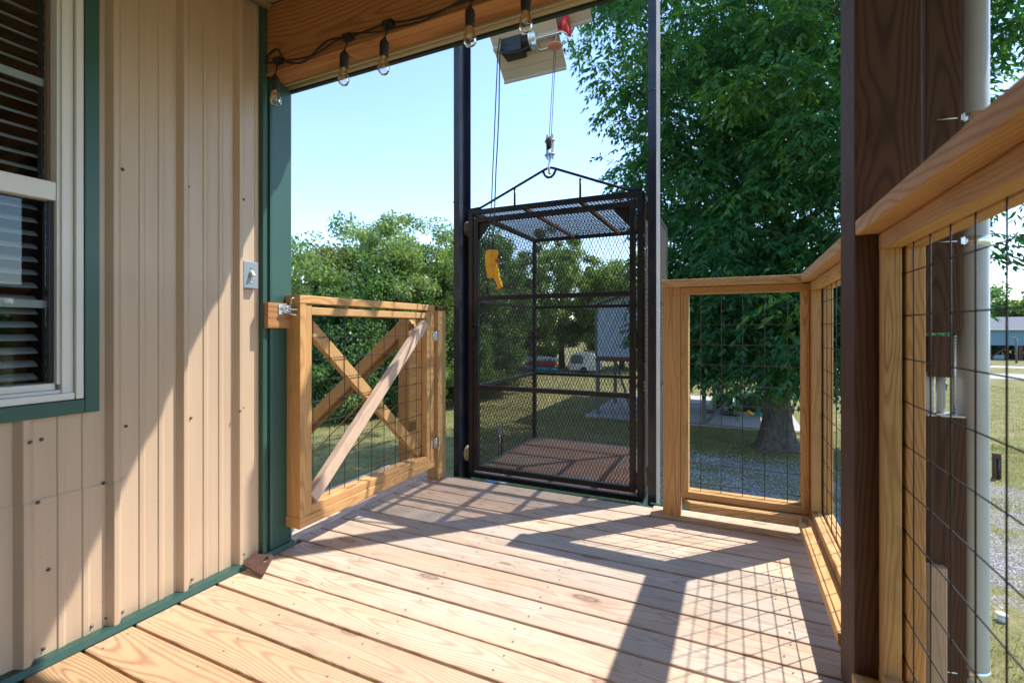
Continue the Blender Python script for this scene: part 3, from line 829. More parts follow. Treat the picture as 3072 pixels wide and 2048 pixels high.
for z0 in (2.55, ):
    m = MB()
    m.tube([(-1.775, 2.848, 1.88), (-1.715, 2.848, 1.885)], .0035, 6); m.tube([(-.45, 2.848, 2.38), (-.40, 2.848, 2.385)], .0035, 6)
    m.build('weld_seam', M['rust'], lift)
m = MB(); m.box((-1.768, 2.90, 3.351), (-.402, 2.96, 3.43)); m.build('top_crossbar', M['navy'], lift)
m = MB(); m.box((-1.50, 2.90, 3.12), (-1.44, 2.96, 3.3495)); m.box((-.98, 2.90, 3.12), (-.92, 2.96, 3.3495)); m.box((-1.50, 2.905, 3.06), (-.92, 2.955, 3.119)); m.build('hoist_bracket', M['navy'], lift)

cage = empty('lift_cage', (-1.065, 3.45, -.03), 'black steel lift cage with expanded mesh sides hanging between the masts', 'lift cage')
X0, X1, Y0, Y1, Z0, Z1 = -1.655, -.478, 2.862, 4.05, -.025, 1.815
K = M['black']
def sq(name, a, b, w=.032, mat=None):
    a = Vector(a); b = Vector(b)
    d = (b - a).normalized(); up = Vector((0, 0, 1)) if abs(d.z) < .9 else Vector((0, 1, 0))
    return beam(name, a, b, w, w, mat or K, cage, up=up, ch=.003)
h = .016
for x in (X0 + h, X1 - h):
    for y in (Y0 + h, Y1 - h):
        sq('corner_bar', (x, y, Z0 + .033), (x, y, Z1 - .033))
    for z in (Z0 + h, Z1 - h): sq('side_bar', (x, Y0, z), (x, Y1, z))
for y in (Y0 + h, Y1 - h):
    for z in (Z0 + h, Z1 - h): sq('cross_bar', (X0 + .033, y, z), (X1 - .033, y, z))
for z in (1.19, .59):
    sq('girt', (X0 + h, Y0 + .033, z), (X0 + h, Y1 - .033, z), .026)
    sq('girt', (X1 - h, Y0 + .033, z), (X1 - h, Y1 - .033, z), .026)
    sq('girt', (X0 + .033, Y1 - h, z), (X1 - .033, Y1 - h, z), .026)
for x in (-1.262, -.870):
    sq('roof_bar', (x, Y0 + .033, Z1 - .014), (x, Y1 - .033, Z1 - .014), .026, M['rust'])
for y in (3.15, 3.45, 3.75):
    sq('floor_bar', (X0 + .033, y, Z0 + .012), (X1 - .033, y, Z0 + .012), .022)
# door leaf inside the front frame
door = empty('cage_door', (X0 + .04, Y0, 0)); door.parent = cage; door.matrix_parent_inverse = W[cage.name].inverted()
dx0, dx1, dz0, dz1 = X0 + .036, X1 - .044, Z0 + .050, Z1 - .056
def dbar(name, a, b, w=.034):
    a = Vector(a); b = Vector(b)
    d = (b - a).normalized(); up = Vector((0, 0, 1)) if abs(d.z) < .9 else Vector((0, 1, 0))
    return beam(name, a, b, w, w, K, door, up=up, ch=.003)
yd = Y0 + .020
for x in (dx0 + .017, dx1 - .017): dbar('door_stile', (x, yd, dz0), (x, yd, dz1))
for z in (dz0 + .017, dz1 - .017, 1.208, .597): dbar('door_rail', (dx0 + .035, yd, z), (dx1 - .035, yd, z), .034 if z > 1.5 or z < .1 else .030)
for sx, xx in ((1, dx0 + .034), (-1, dx1 - .034)):
    gs = MB()
    gs.add([(xx, yd, dz1 - .034), (xx + sx * .10, yd, dz1 - .034), (xx, yd, dz1 - .155), (xx, yd + .004, dz1 - .034), (xx + sx * .10, yd + .004, dz1 - .034), (xx, yd + .004, dz1 - .155)], [(0, 1, 2), (3, 5, 4), (0, 3, 4, 1), (1, 4, 5, 2), (2, 5, 3, 0)])
    gs.build('corner_gusset', K, door)
for z in (.10, .93, 1.62):
    gs = MB(); gs.tube([(dx1 + .003, Y0 - .006, z - .05), (dx1 + .003, Y0 - .006, z + .05)], .010, 8); gs.build('door_hinge', K, door)
gs = MB(); gs.box((dx0 - .012, Y0 - .010, .93), (dx0 + .022, Y0 + .002, 1.02)); gs.tube([(dx0 + .005, Y0 - .01, 1.0), (dx0 + .0, Y0 - .03, 1.03), (dx0 + .03, Y0 - .035, 1.03), (dx0 + .11, Y0 - .02, .995)], .004, 6); gs.build('door_latch', K, door)
expanded('door_mesh', door, (dx0 + .02, yd + .012, dz0 + .015), (dx1 - dx0 - .04, 0, 0), (0, 0, dz1 - dz0 - .03), 50, 36, M['mesh'])
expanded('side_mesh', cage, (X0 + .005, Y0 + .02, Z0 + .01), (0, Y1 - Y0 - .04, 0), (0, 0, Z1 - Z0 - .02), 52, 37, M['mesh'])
expanded('side_mesh', cage, (X1 - .005, Y0 + .02, Z0 + .01), (0, Y1 - Y0 - .04, 0), (0, 0, Z1 - Z0 - .02), 52, 37, M['mesh_sunlit'])
expanded('back_mesh', cage, (X0 + .02, Y1 - .003, Z0 + .01), (X1 - X0 - .04, 0, 0), (0, 0, Z1 - Z0 - .02), 50, 37, M['mesh'])
expanded('roof_mesh', cage, (X0 + .02, Y0 + .02, Z1 + .003), (X1 - X0 - .04, 0, 0), (0, Y1 - Y0 - .04, 0), 24, 50, M['mesh'], tw=.0038, td=.0022)
expanded('floor_mesh', cage, (X0 + .02, Y0 + .02, Z0 + .03), (X1 - X0 - .04, 0, 0), (0, Y1 - Y0 - .04, 0), 26, 56, M['rustmesh'], tw=.0055, td=.0025)
# lifting sling
xc = (X0 + X1) / 2; ys = Y0 + .016
m = MB()
zt_ = Z1 + .008
m.tube([(X0 + .01, ys, zt_), (X0 + .085, ys, zt_ + .004), (X0 + .13, ys, zt_ + .022), (xc - .035, ys, 2.022), (xc, ys, 2.034), (xc + .035, ys, 2.022), (X1 - .13, ys, zt_ + .022), (X1 - .085, ys, zt_ + .004), (X1 - .005, ys, zt_)], .0085, 8)
m.tube([(xc - .045, ys, 2.016), (xc - .030, ys, 1.985), (xc - .012, ys, 1.970), (xc + .012, ys, 1.970), (xc + .030, ys, 1.985), (xc + .045, ys, 2.016)], .0085, 8)
m.build('lifting_sling', K, cage)
for x, zz in ((-1.312, 1.925), (-.862, 1.935)):
    m = MB(); m.tube([(x, ys, Z1), (x, ys, zz)], .0075, 8); m.build('sling_strut', K, cage)
# guide rollers between cage and masts
for x, xx in ((X0 - .03, X0), (X1 + .03, X1)):
    for z in (1.70, .12):
        m = MB(); lathe_between(m, (x - .022, 2.93, z), (x + .022, 2.93, z), [(.0, 0), (.050, 0), (.055, .1), (.055, .35), (.044, .4), (.044, .6), (.055, .65), (.055, .9), (.050, 1), (0, 1)], 20)
        o = m.build('guide_roller', M['oldgray'] if z > 1 else M['cream'], cage)
        m = MB(); m.tube([(xx, 2.93, z), (x, 2.93, z)], .012, 8); m.build('roller_axle', M['galv'], cage)

# ================================================================== HOIST
hoist = empty('electric_hoist', (-1.2, 2.95, 3.0), 'small electric hoist with black motor, silver gearbox and red cable drum under the metal canopy', 'hoist')
ax = Vector((-1.3, 2.95, 2.935))
m = MB(); m.box((-1.418, 2.885, 2.852), (-1.272, 3.015, 2.972)); m.build('motor_cover', M['motor'], hoist)
m = MB(); m.box((-1.405, 2.8835, 2.895), (-1.29, 2.8848, 2.918)); 
for k in range(7):
    lathe_between(m, (-1.271 + k * .007, 2.95, 2.925), (-1.268 + k * .007, 2.95, 2.925), [(0, 0), (.060, 0), (.060, 1), (0, 1)], 20)
m.build('cooling_fins', M['motor'], hoist)
m = MB()
lathe_between(m, (-1.222, 2.95, 2.935), (-1.165, 2.95, 2.935), [(0, 0), (.072, 0), (.078, .12), (.078, .35), (.070, .4), (.072, .7), (.060, .9), (.040, 1.0), (0, 1)], 28)
lathe_between(m, (-1.165, 2.95, 2.94), (-1.118, 2.95, 2.94), [(.042, 0), (.042, .8), (.036, 1), (0, 1)], 22)
m.build('gearbox', M['galv'], hoist)
m = MB()
lathe_between(m, (-1.115, 2.95, 2.965), (-.96, 2.95, 2.965), [(.0, 0), (.050, 0), (.052, .08), (.034, .14), (.022, .3), (.022, .68), (.055, .80), (.068, .9), (.066, 1), (0, 1)], 28)
m.build('cable_drum', M['red'], hoist)
m = MB(); m.box((-1.44, 2.93, 3.030), (-.93, 2.97, 3.060)); m.build('mounting_bar', M['galv'], hoist)
m = MB(); m.tube([(-1.19, 2.91, 2.885), (-1.16, 2.90, 2.900), (-.985, 2.90, 2.898), (-.965, 2.91, 2.885), (-.965, 2.96, 2.868), (-.985, 2.97, 2.863), (-1.16, 2.97, 2.860), (-1.19, 2.955, 2.875)], .0042, 8); m.box((-1.215, 2.90, 2.865), (-1.17, 2.99, 2.90)); m.build('limit_lever', M['zinc'], hoist)
m = MB(); lathe_between(m, (xc + .018, 2.93, 2.834), (xc + .018, 2.93, 2.842), [(0, 0), (.046, 0), (.049, .5), (.046, 1), (0, 1)], 28); lathe_between(m, (xc + .018, 2.93, 2.80), (xc + .018, 2.93, 2.833), [(.006, 0), (.008, 1)], 10); m.build('limit_weight', M['orange'], hoist)
m = MB(); m.tube([(-1.410, 2.875, 2.88), (-1.405, 2.872, 2.852), (-1.37, 2.87, 2.832), (-1.29, 2.87, 2.825), (-1.23, 2.88, 2.84), (-1.20, 2.90, 2.87)], .0045, 8); m.build('motor_cable', M['cable'], hoist)
hc = empty('hoist_cable', (xc, 2.9, 2.5), 'steel hoist cable running down to the pulley block above the cage', 'cable')
m = MB()
m.tube([(xc + .022, 2.93, 2.99), (xc + .018, 2.925, 2.84), (xc - .004, 2.885, 2.24)], .0022, 6)
m.build('cable_fall', M['wire'], hc)
m = MB()
m.tube([(xc + .030, 2.935, 2.99), (xc + .026, 2.93, 2.84), (xc + .008, 2.89, 2.24)], .0022, 6)
m.build('cable_fall', M['wire'], hc)
m = MB(); m.tube([(xc + .024 + .006 * math.sin(t * 1.1), 2.932, 2.99 - .012 * t) for t in range(12)], .005, 6); m.build('cable_clamp', M['galv'], hc)
pb = empty('pulley_block', (xc, 2.886, 2.17), 'steel pulley block with bolts and a hook holding the cage sling', 'pulley')
for sx in (-1, 1):
    m = MB(); m.prism([(-.017, 2.088), (.017, 2.088), (.020, 2.12), (.020, 2.225), (.012, 2.248), (-.012, 2.248), (-.020, 2.225), (-.020, 2.12)], sx * .017 - .0015, sx * .017 + .0015, Matrix.Translation((xc, 2.886, 0)) @ Matrix.Rotation(R(90), 4, 'Z'))
    m.build('side_plate', M['galv'], pb)
m = MB(); lathe_between(m, (xc - .013, 2.886, 2.195), (xc + .013, 2.886, 2.195), [(0, 0), (.041, 0), (.041, .2), (.034, .3), (.034, .7), (.041, .8), (.041, 1), (0, 1)], 24); m.build('sheave', M['rust'], pb)
for z in (2.207, 2.118):
    m = MB(); lathe_between(m, (xc - .033, 2.886, z), (xc + .031, 2.886, z), [(0, 0), (.010, 0), (.011, .2), (.006, .22), (.006, .8), (.010, .82), (.010, 1), (0, 1)], 8); m.build('bolt', M['galv'], pb)
m = MB(); m.tube([(xc, 2.886, 2.13), (xc, 2.886, 2.075), (xc, 2.870, 2.05), (xc, 2.862, 2.02), (xc, 2.872, 1.998), (xc, 2.888, 1.996), (xc, 2.900, 2.008), (xc, 2.902, 2.03)], [.006, .008, .008, .008, .008, .007, .006, .004], 8); m.build('hook', M['zinc'], pb)
# canopy sheets over the hoist
canopy = empty('hoist_canopy', (-1.2, 3.0, 3.05), 'cream ribbed steel canopy sheets above the hoist', 'canopy')
m = MB(); ribbed(m, (-1.49, 3.10, 2.765), (0, -.35, .30), (.47, 0, .0), 2, -.014, rib=.02); m.build('canopy_sheet', M['canopy'], canopy)
m = MB(); ribbed(m, (-1.45, 3.00, 2.975), (0, -.36, .28), (.632, 0, 0), 2, -.014, rib=.02); m.build('canopy_sheet', M['canopy'], canopy)
m = MB(); m.box((-1.40, 2.93, 3.0605), (-1.37, 2.96, 3.12)); m.build('canopy_bracket', M['navy'], canopy)
# pendant control
pen = empty('pendant_control', (-1.43, 2.75, 1.25), 'yellow hand control with a red button hanging on black cords in front of the cage', 'control')
def onY(u, v, Y):
    th = R(YAW); c, s = math.cos(th), math.sin(th); k = (u - 1536) / 1428
    dx, dy = k * c - s, c + k * s; d = Y / dy
    return Vector((d * dx, Y, 1 - (v - 984.7) / 1428 * d))
out = [(1461, 752), (1467, 749), (1490, 749), (1493, 753), (1491, 770), (1489, 775), (1489, 795), (1494, 808), (1497, 828), (1502, 843), (1507, 859), (1498, 866), (1489, 867), (1488, 864), (1494, 860), (1488, 845), (1482, 834), (1467, 835), (1463, 833), (1463, 824), (1459, 805), (1457, 775), (1457, 764)]
Yp = 2.75
pts = [onY(u, v, Yp) for u, v in out]
bm = bmesh.new()
vs = [bm.verts.new((p.x, p.y - .016, p.z)) for p in pts]
f = bm.faces.new(vs)
ex = bmesh.ops.extrude_face_region(bm, geom=[f])
for q in ex['geom']:
    if isinstance(q, bmesh.types.BMVert): q.co.y += .034
bmesh.ops.recalc_face_normals(bm, faces=bm.faces)
bmesh.ops.bevel(bm, geom=[e for e in bm.edges if abs(e.verts[0].co.y - e.verts[1].co.y) < 1e-4], offset=.006, segments=2, affect='EDGES')
bmesh.ops.triangulate(bm, faces=[f for f in bm.faces if len(f.verts) > 6])
me = bpy.data.meshes.new('m'); bm.to_mesh(me); bm.free()
link('control_body', me, M['yellow'], pen)
a = onY(1473, 752, Yp - .017); b = onY(1482, 834, Yp - .017); mid = onY(1476, 795, Yp - .017)
m = MB(); m.tube([a, mid, b], .0016, 6); m.build('body_seam', M['orange'], pen)
p = onY(1489, 782, Yp); m = MB(); lathe_between(m, p, p + Vector((.020, -.004, 0)), [(.012, 0), (.012, .7), (.008, 1), (0, 1)], 12); m.build('red_button', M['red'], pen)
m = MB(); p = onY(1478, 750, Yp); m.tube([p, p + Vector((0, 0, .035)), p + Vector((.002, .004, .09))], [.010, .008, .0045], 8); m.build('cord_grip', M['cable'], pen)
yh = 2.885
def path(uv):
    n_ = len(uv); return [onY(u, v, 2.86 - .11 * i / (n_ - 1)) for i, (u, v) in enumerate(uv)]
m = MB(); m.tube(path([(1506, 118), (1503, 135), (1500, 160), (1498, 240), (1497, 326), (1493, 420), (1488, 510), (1485, 600), (1482, 680), (1478, 745)]), .0042, 8); m.build('control_cord', M['cable'], pen)
m = MB(); m.tube(path([(1500, 115), (1496, 133), (1493, 160), (1491, 219), (1486, 332), (1482, 430), (1478, 520), (1475, 602), (1470, 670), (1464, 745), (1462, 800), (1461, 845), (1462, 865)]), .0038, 8)
p = onY(1462, 865, Yp); m.box(p - Vector((.008, .006, .035)), p + Vector((.008, .006, .0))); m.build('power_cord', M['cable'], pen)

# ================================================================== STRING LIGHTS
sl = empty('string_lights', (-1.3, 1.40, 2.15), 'black string light cable with clear filament bulbs hung along the porch beam', 'string lights')
c1 = [(-1.839, 2.154), (-1.822, 2.185), (-1.772, 2.196), (-1.744, 2.163), (-1.712, 2.128), (-1.632, 2.102), (-1.58, 2.112), (-1.529, 2.14), (-1.48, 2.157), (-1.417, 2.152), (-1.338, 2.142), (-1.27, 2.145), (-1.213, 2.147), (-1.17, 2.146), (-1.078, 2.13), (-0.979, 2.124), (-0.903, 2.128), (-0.837, 2.131), (-.75, 2.15), (-.6, 2.13), (-.45, 2.125), (-.3, 2.15), (0, 2.14), (.4, 2.15), (1.2, 2.14)]
c2 = [(-1.834, 2.149), (-1.777, 2.136), (-1.685, 2.125), (-1.601, 2.113), (-1.529, 2.114), (-1.432, 2.138), (-1.384, 2.143), (-1.338, 2.146), (-1.301, 2.138), (-1.204, 2.118), (-1.119, 2.114), (-1.018, 2.105), (-0.941, 2.116), (-0.837, 2.134), (-.7, 2.12), (-.6, 2.12), (-.4, 2.13), (-.1, 2.12), (.4, 2.13), (1.2, 2.12)]
def smooth(pts, y):
    out_ = []
    n_ = len(pts)
    for i in range(n_ - 1):
        p0, p1, p2, p3 = pts[max(0, i - 1)], pts[i], pts[i + 1], pts[min(n_ - 1, i + 2)]
        for t_ in (0, .33, .66):
            q = [.5 * ((2 * p1[j]) + (-p0[j] + p2[j]) * t_ + (2 * p0[j] - 5 * p1[j] + 4 * p2[j] - p3[j]) * t_ ** 2 + (-p0[j] + 3 * p1[j] - 3 * p2[j] + p3[j]) * t_ ** 3) for j in (0, 1)]
            out_.append((q[0], y, q[1]))
    out_.append((pts[-1][0], y, pts[-1][1]))
    return out_
m = MB(); m.tube(smooth(c1, 1.428), .0038, 6); m.build('cable_run', M['cable'], sl)
m = MB(); m.tube(smooth(c2, 1.421), .0038, 6); m.build('cable_run', M['cable'], sl)
bulbs = [(-1.762, 2.062, 1.412, -.003), (-1.371, 2.066, 1.408, .004), (-1.172, 2.062, 1.404, .004), (-.804, 2.072, 1.40, 0), (-.599, 2.066, 1.40, 0)]
bm_prof = [(.0125, 0), (.0135, .10), (.0190, .38), (.0225, .60), (.0215, .78), (.0150, .93), (.006, .99), (.0005, 1.0)]
b_m = MB(); b_m.lathe([(r, -.070 * t_) for r, t_ in bm_prof], None, 20); b_me = pyd(b_m.v, b_m.f, True)
s_m = MB(); s_m.lathe([(.002, .030), (.006, .026), (.010, .018), (.0165, .010), (.0175, -.004), (.0165, -.030), (.0172, -.038), (.0150, -.043), (.012, -.043)], None, 16); s_me = pyd(s_m.v, s_m.f, True)
f_m = MB()
for k in range(4):
    a = k * math.pi / 2 + .5
    f_m.tube([(.004 * cs(a), .004 * sn(a), -.008), (.006 * cs(a), .006 * sn(a), -.045)], .0008, 5)
f_me = pyd(f_m.v, f_m.f, True)
k_m = MB(); k_m.lathe([(.0125, .002), (.0128, -.006), (.0125, -.008), (.004, -.010)], None, 14); k_me = pyd(k_m.v, k_m.f, True)
for i, (x, zt2, y, lean) in enumerate(bulbs):
    T = Matrix.Translation((x, y, zt2 - .012)) @ Matrix.Rotation(lean * 12, 4, 'Y')
    so = link('lamp_socket', s_me, M['socket'], sl, T)
    link('bulb_glass', b_me, M['bulb'], so, T @ Matrix.Translation((0, 0, -.040)))
    link('filament', f_me, M['brass'], so, T @ Matrix.Translation((0, 0, -.040)))
    link('bulb_base', k_me, M['capbase'], so, T @ Matrix.Translation((0, 0, -.040)))
    m = MB(); m.tube([(x, y, zt2 + .01), (x + .002, (y + 1.424) / 2, zt2 + .04), (x + .004, 1.424, 2.142)], .003, 6); m.build('drop_cord', M['cable'], sl)
    m = MB(); m.box((x - .022, 1.415, 2.132), (x + .022, 1.4385, 2.152)); m.build('cable_junction', M['socket'], sl)

# ================================================================== SERVICE POLE (right, behind the near mesh)
def q3(x, y, z): return (x * .85, y * .85, GZ if z <= GZ else 1 + (z - 1) * .85)
sp = empty('service_pole', (.53, 1.75, GZ), 'weathered timber service pole with bolted block and conduit behind the near railing', 'pole')
tbox('upper_timber_and_gap', q3(.574, 1.985, .985), q3(.667, 2.11, 3.4), M['oldpost'], sp, wea=.5, tone=.6, seed=.9)
tbox('upper_timber_and_gap', q3(.556, 2.02, .86), q3(.5735, 2.10, 3.4), M['darkroom'], sp, wea=.1, tone=.1)  # near-black strip painting in the shade of the gap beside the post
tbox('lower_timber', q3(.578, 1.985, GZ), q3(.680, 2.10, .715), M['oldpost'], sp, wea=.5, tone=.7, seed=.14)
tbox('clamp_block', q3(.590, 1.985, .842), q3(.640, 2.06, .975), M['oldpost'], sp, tone=.9)
tbox('patch_board', q3(.572, 1.955, -1.2), q3(.622, 1.984, .235), M['brace'], sp, wea=.2, tone=.3, seed=.05)
for x in (.597, .627):
    m = MB(); m.tube([q3(x, 2.03, .70), q3(x, 2.03, .855)], .0105, 12); m.build('conduit', M['white_pvc'], sp)
m = MB(); m.tube([q3(.652, 2.0, .70), q3(.652, 2.0, .99)], .005, 8)
for k in range(26): m.tube([q3(.652, 2.0, .71 + k * .0105), q3(.652, 2.0, .714 + k * .0105)], .0062, 8)
m.build('threaded_rod', M['galv'], sp)
box('metal_shelf', q3(.578, 1.975, .7155), q3(.672, 2.06, .7205), M['galv'], sp)
pp = empty('conduit_mast', (.603, 1.73, GZ), 'tall pale grey conduit mast with metal straps behind the near railing', 'pipe')
m = MB(); m.tube([q3(.709, 2.03, GZ), q3(.709, 2.03, .6), q3(.709, 2.03, 3.4)], .0336, 24); m.build('mast_tube', M['pipe'], pp)
for z in (1.66, 1.265, -.12):
    z = 1 + (z - 1) * .85
    m = MB(); m.lathe([(.0342, 0), (.0362, .002), (.0362, .023), (.0342, .025)], Matrix.Translation((.6027, 1.7255, z)), 24); m.box((.557, 1.688, z + .004), (.571, 1.698, z + .021)); m.box((.571, 1.690, z + .002), (.5745, 1.7255, z + .024))
    m.tube([(.512, 1.680, z + .012), (.571, 1.692, z + .012)], .0022, 6)
    m.build('pipe_strap', M['zinc'], pp)

# ================================================================== BACKGROUND: NEIGHBOUR'S STILT HOUSE
nh = empty('stilt_house', (-1.5, 20.5, GZ), 'pale blue house raised on timber stilts over a concrete slab beyond the cage', 'house')
hx0, hx1, hy0, hy1 = -4.66, 1.9, 17.55, 24.2
def clap(name, a, b, nrow, ax):
    m = MB()
    a = Vector(a); b = Vector(b); dz = (b.z - a.z) / nrow
    for k in range(nrow):
        z0 = a.z + k * dz; z1 = z0 + dz
        d = Vector((b.x - a.x, b.y - a.y, 0)); nrm = Vector((d.y, -d.x, 0)).normalized()
        p0 = Vector((a.x, a.y, z0)) + nrm * .018; p1 = p0 + d; p2 = Vector((a.x, a.y, z1)) + d + nrm * .004; p3 = Vector((a.x, a.y, z1)) + nrm * .004
        q0 = Vector((a.x, a.y, z0)) + nrm * .0; q1 = q0 + d
        m.add([p0, p1, p2, p3, q0, q1], [(0, 1, 2, 3), (0, 4, 5, 1)])
    return m
clap('w', (hx0, hy0, -.05), (hx1, hy0, 1.85), 13, 0).build('siding', M['bluegray'], nh)
clap('w', (hx1, hy0, -.05), (hx1, hy1, 1.85), 13, 0).build('siding', M['bluegray'], nh)
clap('w', (hx0, hy1, -.05), (hx0, hy0, 1.85), 13, 0).build('siding', M['bluegray'], nh)
xm = (hx0 + hx1) / 2; rz = 1.85; rh = 1.1
m = MB(); m.add([(hx0, hy0 - .004, rz), (hx1, hy0 - .004, rz), (xm, hy0 - .004, rz + rh)], [(0, 1, 2)]); m.build('gable', M['bluegray'], nh); m = MB(); m.add([(hx0, hy1, rz), (hx1, hy1, rz), (xm, hy1, rz + rh)], [(0, 2, 1)]); m.build('gable', M['bluegray'], nh)
m = MB()
for sx in (-1, 1):
    xe = xm + sx * ((hx1 - hx0) / 2 + .38); ze = rz - .38 * rh / ((hx1 - hx0) / 2)
    m.add([(xe, hy0 - .35, ze), (xm, hy0 - .35, rz + rh + .02), (xm, hy1 + .3, rz + rh + .02), (xe, hy1 + .3, ze), (xe, hy0 - .35, ze + .1), (xm, hy0 - .35, rz + rh + .12), (xm, hy1 + .3, rz + rh + .12), (xe, hy1 + .3, ze + .1)],
          [(0, 1, 2, 3), (4, 7, 6, 5), (0, 4, 5, 1), (2, 6, 7, 3), (0, 3, 7, 4)])
m.build('roof', M['green'], nh)
box('corner_board', (hx0 - .02, hy0 - .03, -.05), (hx0 + .07, hy0 + .05, 1.85), M['green'], nh)
box('floor_frame', (hx0, hy0 + .01, -.22), (hx1, hy1, -.052), M['redbrown'], nh)
for wx in (-2.6, -.98):
    w_ = box('window', (wx, hy0 - .035, .55), (wx + .75, hy0 + .01, 1.45), M['vinyl'], nh)
    box('pane', (wx + .05, hy0 - .042, .60), (wx + .70, hy0 - .036, 1.40), M['glass'], w_)
    box('dark_inside', (wx + .05, hy0 - .0358, .60), (wx + .70, hy0 - .0352, 1.40), M['bluefar'], w_)
for x, y in [(-4.6, 17.65), (-2.75, 17.65), (-.88, 17.55), (1.6, 17.65), (-4.6, 20.6), (-2.9, 21.2), (-.62, 19.7), (-.38, 21.7), (1.6, 21), (-4.6, 24), (-2.0, 24), (1.6, 24)]:
    w_ = .065 if y < 22 else .06
    tbox('stilt', (x - w_, y - w_, GZ), (x + w_, y + w_, -.22), M['greengray'], nh)
for a, b in [((-4.0, 21, GZ + .5), (-2.9, 21.2, -.3)), ((-3.9, 20, GZ + .2), (-4.6, 20.6, -.4)), ((-.80, 17.6, GZ + .1), (.35, 17.9, -.95)), ((-2.7, 17.7, -1.3), (-1.8, 17.8, -.3))]:
    beam('brace', a, b, .05, .09, M['greengray'], nh)
slab = box('slab', (-5.0, 17.25, GZ), (2.05, 24.6, GZ + .06), M['concrete'])
tag(slab, kind='structure')
m = MB(); m.add([(-5.2, 18.0, GZ), (-3.3, 16.9, GZ), (-3.3, 19, GZ), (-5.0, 19.4, GZ), (-4.2, 18.0, GZ + .22), (-3.5, 18.2, GZ + .25)], [(0, 1, 4), (1, 5, 4), (1, 2, 5), (2, 3, 5), (3, 4, 5), (3, 0, 4)])
# things under the house
SZ = GZ + .06
o = empty('storage_box', (.5, 21, SZ), 'long black storage box under the blue house behind the tree trunk', 'box')
m = MB(); m.box((.1, 20.6, SZ), (1.7, 21.5, SZ + .55)); m.build('body', M['blackbox'], o)
m = MB(); m.box((.06, 20.56, SZ + .552), (1.74, 21.54, SZ + .62)); m.build('lid', M['blackbox'], o)
m = MB(); m.box((.5, 20.7, SZ + .621), (.95, 21.2, SZ + .72)); tag(m.build('folded_cloth', M['bluegray']), 'pale folded cloth lying on the black storage box', 'cloth')
o = empty('yard_cart', (-.15, 20.6, SZ), 'black wheeled yard cart with a white frame beside the storage box', 'cart')
m = MB(); m.prism([(-.62, SZ + .18), (.0, SZ + .18), (.05, SZ + .68), (-.68, SZ + .62)], 20.4, 20.95); m.build('tub', M['blackbox'], o)
m = MB(); m.tube([(-.66, 20.38, SZ + .66), (-.3, 20.36, SZ + .72), (.06, 20.38, SZ + .66), (.12, 20.38, SZ + .2)], .025, 8); m.build('frame_rail', M['vinyl'], o)
for x in (-.45, -.02):
    m = MB(); lathe_between(m, (x, 20.30, SZ + .14), (x, 20.38, SZ + .14), [(.03, 0), (.11, .0), (.14, .3), (.14, .7), (.11, 1), (.03, 1)], 18); m.build('wheel', M['tyre'], o)
o = empty('barrel', (1.95, 20.9, SZ), 'grey plastic barrel to the right of the tree trunk', 'barrel')
m = MB(); m.lathe([(0, 0), (.16, 0), (.19, .04), (.20, .18), (.19, .34), (.17, .36), (.15, .36), (.14, .30), (0, .30)], Matrix.Translation((1.95, 20.9, SZ)), 20); m.build('drum', M['blackbox'], o)
m = MB(); m.lathe([(.198, .0), (.203, .01), (.203, .03), (.198, .04)], Matrix.Translation((1.95, 20.9, SZ + .16)), 20); m.build('hoop', M['motor'], o)
def blob(name, pts, r, mat, label, cat, group=None):
    m_ = MB(); m_.tube(pts, r, 8); return tag(m_.build(name, mat), label, cat, group)
blob('log', [(-1.05, 19.6, SZ + .07), (-.55, 19.65, SZ + .07)], [.07, .065], M['bark'], 'short dark log on the slab between the stilts', 'log')
blob('log', [(-.42, 19.5, SZ + .07), (.05, 19.45, SZ + .08), (.25, 19.3, SZ + .06)], [.075, .08, .04], M['bark'], 'longer dark log with a split end on the slab', 'log')
blob('toy_truck', [(.45, 19.6, SZ + .10), (.56, 19.6, SZ + .17), (.64, 19.6, SZ + .08), (.8, 19.6, SZ + .05)], [.05, .08, .07, .02], M['yellow'], 'small yellow plastic toy on the slab left of the trunk', 'toy')
blob('blue_tarp', [(.72, 19.5, SZ + .06), (.95, 19.5, SZ + .11), (1.15, 19.55, SZ + .09), (1.35, 19.5, SZ + .12), (1.6, 19.5, SZ + .08)], [.03, .08, .06, .08, .04], M['teal_plastic'], 'crumpled bright blue tarp on the slab beside the trunk', 'tarp')
# kayaks and camper far behind the cage
KX = -12.9
def hull(z, mat, label, L=2.7):
    m_ = MB()
    pts = [(KX - L / 2 + L * t_, 33.0, z) for t_ in (0, .08, .25, .5, .75, .92, 1)]
    m_.tube(pts, [.02, .12, .19, .21, .19, .12, .02], 12)
    o_ = tag(m_.build('kayak', mat), label, 'kayak', 'kayaks stacked at the tree line')
    return o_
hull(GZ + .28, M['teal_plastic'], 'turquoise kayak at the bottom of the stack by the tree line')
hull(GZ + .66, M['kred'], 'red kayak in the middle of the stack by the tree line')
hull(GZ + 1.03, M['kgray'], 'pale grey kayak on top of the stack by the tree line')
rk = empty('kayak_rack', (KX, 33, GZ), 'dark timber rack holding the stacked kayaks', 'rack')
for dx in (-.8, .8):
    for dy in (-.26, .26): tbox('upright', (KX + dx - .04, 33 + dy - .04, GZ), (KX + dx + .04, 33 + dy + .04, GZ + 1.1), M['oldgray'], rk)
    for z in (.04, .42, .80): tbox('crossbar', (KX + dx - .035, 32.8, GZ + z), (KX + dx + .035, 33.2, GZ + z + .035), M['oldgray'], rk)
cp = empty('camper', (-9.9, 34, GZ), 'small white rounded camper trailer parked at the tree line', 'camper')
